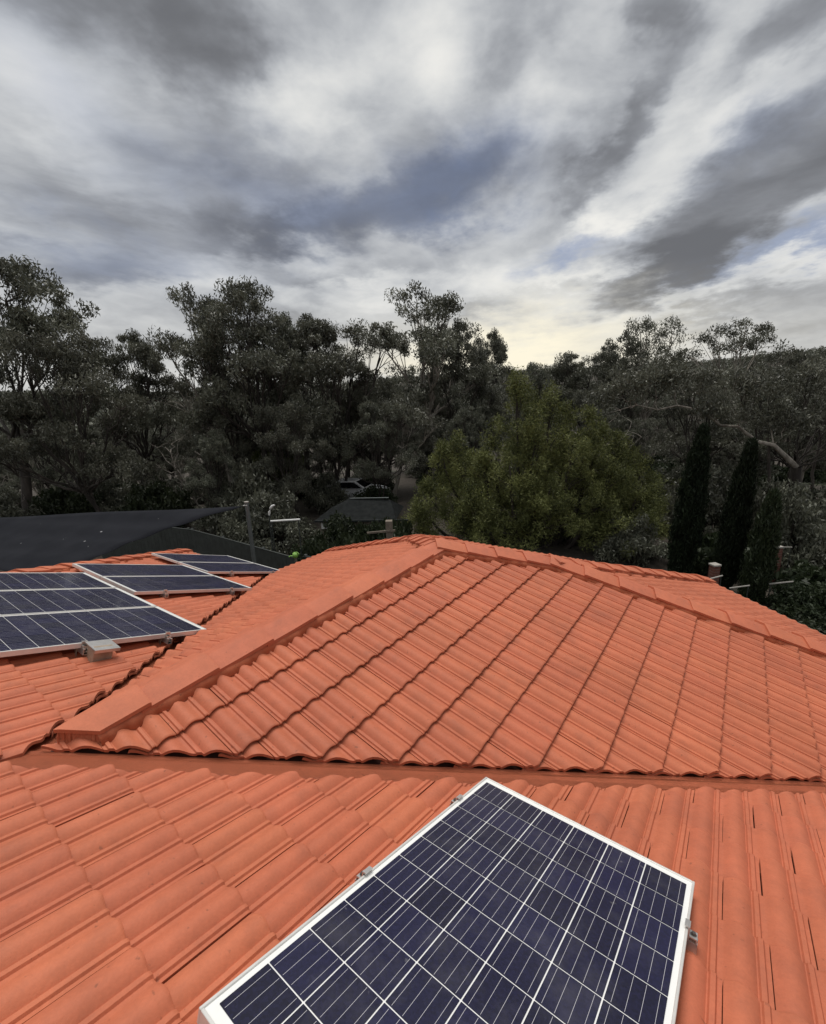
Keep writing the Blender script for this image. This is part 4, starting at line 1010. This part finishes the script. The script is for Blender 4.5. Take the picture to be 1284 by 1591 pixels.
def board_fence(pts, h0, h1, label, bw=.19, mat=M_DARKF):
    """vertical board fence along pol() points"""
    P3 = [Vector((*pol(*p), 0)) for p in pts]; o3 = P3[0]; root = empty('fence', (o3.x, o3.y, gz(o3.x, o3.y))); tag(root, label, 'fence')
    zb = root.location.z; L0 = sum((b - a).length for a, b in zip(P3, P3[1:])); acc = 0.
    for a, b in zip(P3, P3[1:]):
        dd = b - a; L = dd.length; ux = dd / L; mt = Matrix((ux, Vector((-ux.y, ux.x, 0)), Vector((0, 0, 1)))).transposed().to_4x4()
        n = int(L / bw); bme = box_me('board', (.004, -.010, 0), (L / n - .004, .010, 1.)); bme.materials.append(mat)
        for i in range(n):
            q = a + ux * (i * L / n); z0 = gz(q.x, q.y); h = h0 + (h1 - h0) * (acc + i * L / n) / L0
            o = link('board', bme, root); m = mt.copy(); m.translation = Vector((q.x, q.y, z0 + .03)) - root.location
            o.matrix_local = m @ Matrix.Diagonal((1, 1, h + random.uniform(-.01, .01) - .03, 1))
        for i in range(int(L / 2.4) + 1):
            q = a + ux * min(L, i * 2.4); z0 = gz(q.x, q.y); h = h0 + (h1 - h0) * (acc + i * 2.4) / L0
            o = link('fence_post', box_me('fence_post', (-.045, .012, 0), (.045, .10, h + .04)), root, mat); m = mt.copy(); m.translation = Vector((q.x, q.y, z0)) - root.location; o.matrix_local = m
        za, zb_ = gz(a.x, a.y) + h0 + (h1 - h0) * acc / L0, gz(b.x, b.y) + h0 + (h1 - h0) * (acc + L) / L0
        V, Q = [], []; tube(V, Q, np.array([tuple(Vector((a.x, a.y, za)) - root.location), tuple(Vector((b.x, b.y, zb_)) - root.location)]), [.022, .022], 6)
        link('top_rail', mesh_np('top_rail', np.concatenate(V), [np.concatenate(Q)]), root, mat)
        acc += L
    return root
board_fence([(-13.5, 18.6), (-8.75, 17.1), (-7.1, 16.0), (-3.85, 13.6)], 1.78, 1.42, 'dark board fence running behind the grey steel post towards the roof')
board_fence([(-3.6, 14.0), (-1.9, 13.4)], 1.32, 1.22, 'short dark fence length ending behind the left hip of the roof')

x, y = pol(-3.66, 13.1); g0 = gz(x, y)
can = empty('watering_can', (x, y, g0)); hz = 1.66 - g0 - 1.30; can.location.z = g0 + hz; tag(can, 'bright lime green plastic item standing at the end of the dark fence', 'watering can')
link('stand', rod('stand', (0, 0, -hz - .1), (0, 0, 1.22), .04), can, M_TIMB)
bm = bmesh.new(); bmesh.ops.create_cone(bm, cap_ends=True, segments=16, radius1=.085, radius2=.07, depth=.16, matrix=Matrix.Translation((0, 0, 1.30)))
bmesh.ops.bevel(bm, geom=[e for e in bm.edges if len(e.link_faces) == 2 and e.calc_face_angle(0) > 1], offset=.02, segments=2, affect='EDGES'); link('body', bm_mesh('body', bm, True), can, M_LIME)
V, Q = [], []; tube(V, Q, np.array([(-RH.x * .06, -RH.y * .06, 1.26), (-RH.x * .13, -RH.y * .13, 1.28), (-RH.x * .19, -RH.y * .19, 1.25)]), [.022, .017, .02], 8)
link('spout', mesh_np('spout', np.concatenate(V), [np.concatenate(Q)], True), can, M_LIME)
V, Q = [], []; tube(V, Q, np.array([(RH.x * .07, RH.y * .07, 1.25), (RH.x * .12, RH.y * .12, 1.33), (RH.x * .07, RH.y * .07, 1.39), (0, 0, 1.385)]), [.012] * 4, 6)
link('handle', mesh_np('handle', np.concatenate(V), [np.concatenate(Q)], True), can, M_LIME)

# small shed behind the trees
def shed():
    x, y = pol(-2.3, 19.6); z0 = gz(x, y); root = empty('shed', (x, y, z0), math.atan2(RH.y, RH.x) - .12); tag(root, 'small shed with a dark grey hipped roof half hidden by bushes', 'shed')
    w, d_, h = 1.75, 1.2, 1.35 - z0; r = 2.02 - z0
    link('wall', box_me('wall', (-w + .15, -d_ + .15, 0), (w - .15, d_ - .15, h)), root, M_TIMB)
    bm = bmesh.new(); e = [bm.verts.new(p) for p in ((-w, -d_, h), (w, -d_, h), (w, d_, h), (-w, d_, h))]; a = bm.verts.new((-w * .30, 0, r)); b = bm.verts.new((w * .75, 0, r - .08))
    for f in ((e[0], e[1], b, a), (e[1], e[2], b), (e[2], e[3], a, b), (e[3], e[0], a)): bm.faces.new(f)
    bmesh.ops.solidify(bm, geom=bm.faces[:], thickness=.04); link('roof', bm_mesh('roof', bm), root, M_SHED)
    link('gutter', box_me('gutter', (-w - .02, -d_ - .09, h - .07), (w + .5, -d_ - .01, h - .0)), root, M_SHED)
    bm = bmesh.new(); add_box(bm, (-w + .2, -d_ + .10, h - .42), (-w + .55, -d_ + .145, h - .15)); link('window', bm_mesh('window', bm), root, M_WHITE)
    link('ridge_flashing', box_me('ridge_flashing', (-w * .28, -.05, r + .0), (w * .72, .05, r + .02)), root, M_STEEL)
shed()

# white car under the trees
def car():
    x, y = pol(-3.75, 28.5); z0 = gz(x, y); root = empty('parked_car', (x, y, z0), math.atan2(RH.y, RH.x) - .25); tag(root, 'white car parked among the trunks, only its bonnet and roof showing', 'car')
    M_CAR = plain('white_car_paint', (.62, .63, .64), .25, 0, .02, 5, coat=.8); M_GL = plain('tinted_glass', (.012, .014, .016), .08, 0, .05, 5); M_TY = plain('tyre_rubber', (.015, .015, .015), .8)
    prof = [(-2.2, .35), (-2.25, .75), (-2.1, .98), (-1.55, 1.02), (-.95, 1.42), (.35, 1.46), (1.05, 1.03), (1.95, .90), (2.2, .68), (2.22, .36)]
    bm = bmesh.new(); L_ = []
    for yy, k in ((-.88, .0), (-.80, 1), (.80, 1), (.88, 0)):
        L_.append([bm.verts.new((px * (1 if k else .985), yy * (1 if pz < 1.03 else .86), pz if k else pz * .985)) for px, pz in prof])
    n = len(prof)
    for a, b in zip(L_, L_[1:]):
        for i in range(n): bm.faces.new((a[i], a[(i + 1) % n], b[(i + 1) % n], b[i]))
    bm.faces.new(L_[0][::-1]); bm.faces.new(L_[-1]); link('body', bm_mesh('body', bm, False), root, M_CAR)
    def pane(name, pts): 
        bm = bmesh.new(); bm.faces.new([bm.verts.new(p) for p in pts]); bmesh.ops.solidify(bm, geom=bm.faces[:], thickness=.012); link(name, bm_mesh(name, bm), root, M_GL)
    pane('windscreen', [(.44, -.62, 1.425), (1.0, -.70, 1.075), (1.0, .70, 1.075), (.44, .62, 1.425)]); pane('rear_window', [(-1.03, -.6, 1.385), (-1.03, .6, 1.385), (-1.5, .68, 1.07), (-1.5, -.68, 1.07)])
    for sg in (-1, 1):
        pane('side_window', [(-1.35, sg * .885, 1.06), (.85, sg * .885, 1.06), (.33, sg * .775, 1.40), (-.9, sg * .775, 1.38)])
        for xx in (-1.4, 1.35):
            bm = bmesh.new(); bmesh.ops.create_cone(bm, cap_ends=True, segments=20, radius1=.32, radius2=.32, depth=.2, matrix=Matrix.Translation((xx, sg * .80, .32)) @ Matrix.Rotation(R_(90), 4, 'X')); w_ = link('wheel', bm_mesh('wheel', bm), root, M_TY)
            bm = bmesh.new(); bmesh.ops.create_cone(bm, cap_ends=True, segments=16, radius1=.2, radius2=.18, depth=.03, matrix=Matrix.Translation((xx, sg * .905, .32)) @ Matrix.Rotation(R_(90), 4, 'X')); link('rim', bm_mesh('rim', bm), w_, M_RAIL)
        link('headlight', box_me('headlight', (2.05, sg * .66 - .16, .66), (2.215, sg * .66 + .16, .80), .02), root, M_RAIL)
        link('tail_light', box_me('tail_light', (-2.265, sg * .70 - .12, .72), (-2.15, sg * .70 + .12, .92), .02), root, M_BRICK)
car()

def bar(name, p0, p1, r, mat, label, cat, z=None):
    a = Vector((*pol(p0[0], p0[1]), p0[2])); b = Vector((*pol(p1[0], p1[1]), p1[2])); root = empty(name, tuple(a)); tag(root, label, cat)
    link('rail', rod('rail', (0, 0, 0), tuple(b - a), r), root, mat)
    for q in (a + (b - a) * .06, a + (b - a) * .94):
        zg_ = gz(q.x, q.y); link('post', rod('post', tuple(Vector((q.x, q.y, zg_ - .1)) - a), tuple(q - a), r * .6), root, M_DARKF)
bar('barrier_rail', (-5.04, 15.3, 2.21), (-3.92, 15.1, 2.28), .034, M_WHITE, 'white horizontal rail on thin posts right of the steel post', 'rail')
bar('barrier_rail', (8.1, 12.0, .70), (8.78, 12.0, .86), .022, M_CONC, 'pale rail sloping up to the short brick pillar behind the roof end', 'rail')
bar('barrier_rail', (9.1, 12.1, .42), (9.6, 12.0, .52), .020, M_CONC, 'dull pale rail in the shade between the two pencil pines', 'rail')
bar('barrier_rail', (10.5, 12.4, .36), (11.12, 12.3, .45), .024, M_CONC, 'pale rail below the tall brick pillar at right', 'rail')
bar('barrier_rail', (12.1, 14.2, .86), (12.6, 14.2, .83), .016, M_CONC, 'thin pale rail running right from the top of the tall brick pillar', 'rail')

# curved white pipe by the trunks
x, y = pol(-4.95, 15.0); z0 = gz(x, y); pipe = empty('vent_pipe', (x, y, z0)); tag(pipe, 'white curved pipe end sticking up behind the grey steel post', 'pipe')
def q3(dx, z): return (RH.x * dx, RH.y * dx, z - z0)
V, Q = [], []; tube(V, Q, np.array([q3(0, z0 - .1), q3(0, 1.6), q3(.02, 2.52)]), [.02, .02, .022], 8)
link('stem', mesh_np('stem', np.concatenate(V), [np.concatenate(Q)], True), pipe, M_DARKF)
V, Q = [], []; tube(V, Q, np.array([q3(.02, 2.50), q3(.04, 2.62), q3(.09, 2.74), q3(.16, 2.82), q3(.25, 2.85)]), [.03, .042, .046, .042, .025], 10)
link('pipe_bend', mesh_np('pipe_bend', np.concatenate(V), [np.concatenate(Q)], True), pipe, M_WHITE)

# timber post with cross rail beside the roof peak
x, y = pol(-.80, 14.2); z0 = gz(x, y); tp = empty('timber_post', (x, y, z0), math.atan2(RH.y, RH.x)); tag(tp, 'square weathered timber post with a thin cross rail left of the roof peak', 'post')
link('post', box_me('post', (-.11, -.11, -.2), (.11, .11, 2.34 - z0), .01), tp, M_TIMB)
bm = bmesh.new(); add_box(bm, (-.62, -.16, 1.99 - z0), (.30, -.115, 2.05 - z0)); o = link('cross_rail', bm_mesh('cross_rail', bm), tp, M_TIMB); o.rotation_euler = (0, R_(-3), 0)

# brick pillars: courses of bricks and a pale cap
BRK = box_me('brick', (0, 0, 0), (.222, .106, .072), .004); BRK.materials.append(M_BRICK)
def pillar(X_, D_, top, label):
    x, y = pol(X_, D_); z0 = gz(x, y); root = empty('brick_pillar', (x, y, z0), math.atan2(RH.y, RH.x) + .15); root.scale = (.6, .6, 1); tag(root, label, 'pillar')
    n = max(3, int((top - z0) / .084))
    link('mortar_core', box_me('mortar_core', (-.165, -.165, -.2), (.165, .165, n * .084)), root, M_TIMB)
    for i in range(n):
        for j in range(4):
            o = link('brick', BRK, root); rz_ = (j + (i % 2) * 0) * math.pi / 2
            off = (-.171, -.171) if i % 2 == 0 else (-.051, -.171)
            o.matrix_local = Matrix.Rotation(rz_, 4, 'Z') @ Matrix.Translation((off[0] if i % 2 == 0 else off[0], off[1], i * .084))
    link('cap', box_me('cap', (-.2, -.2, n * .084), (.2, .2, n * .084 + .05), .008), root, M_CONC)
pillar(8.95, 12.6, .95, 'short red brick pillar with pale cap just behind the end of the roof')
pillar(11.95, 14.0, .93, 'tall red brick pillar with pale cap right of the pencil pines')
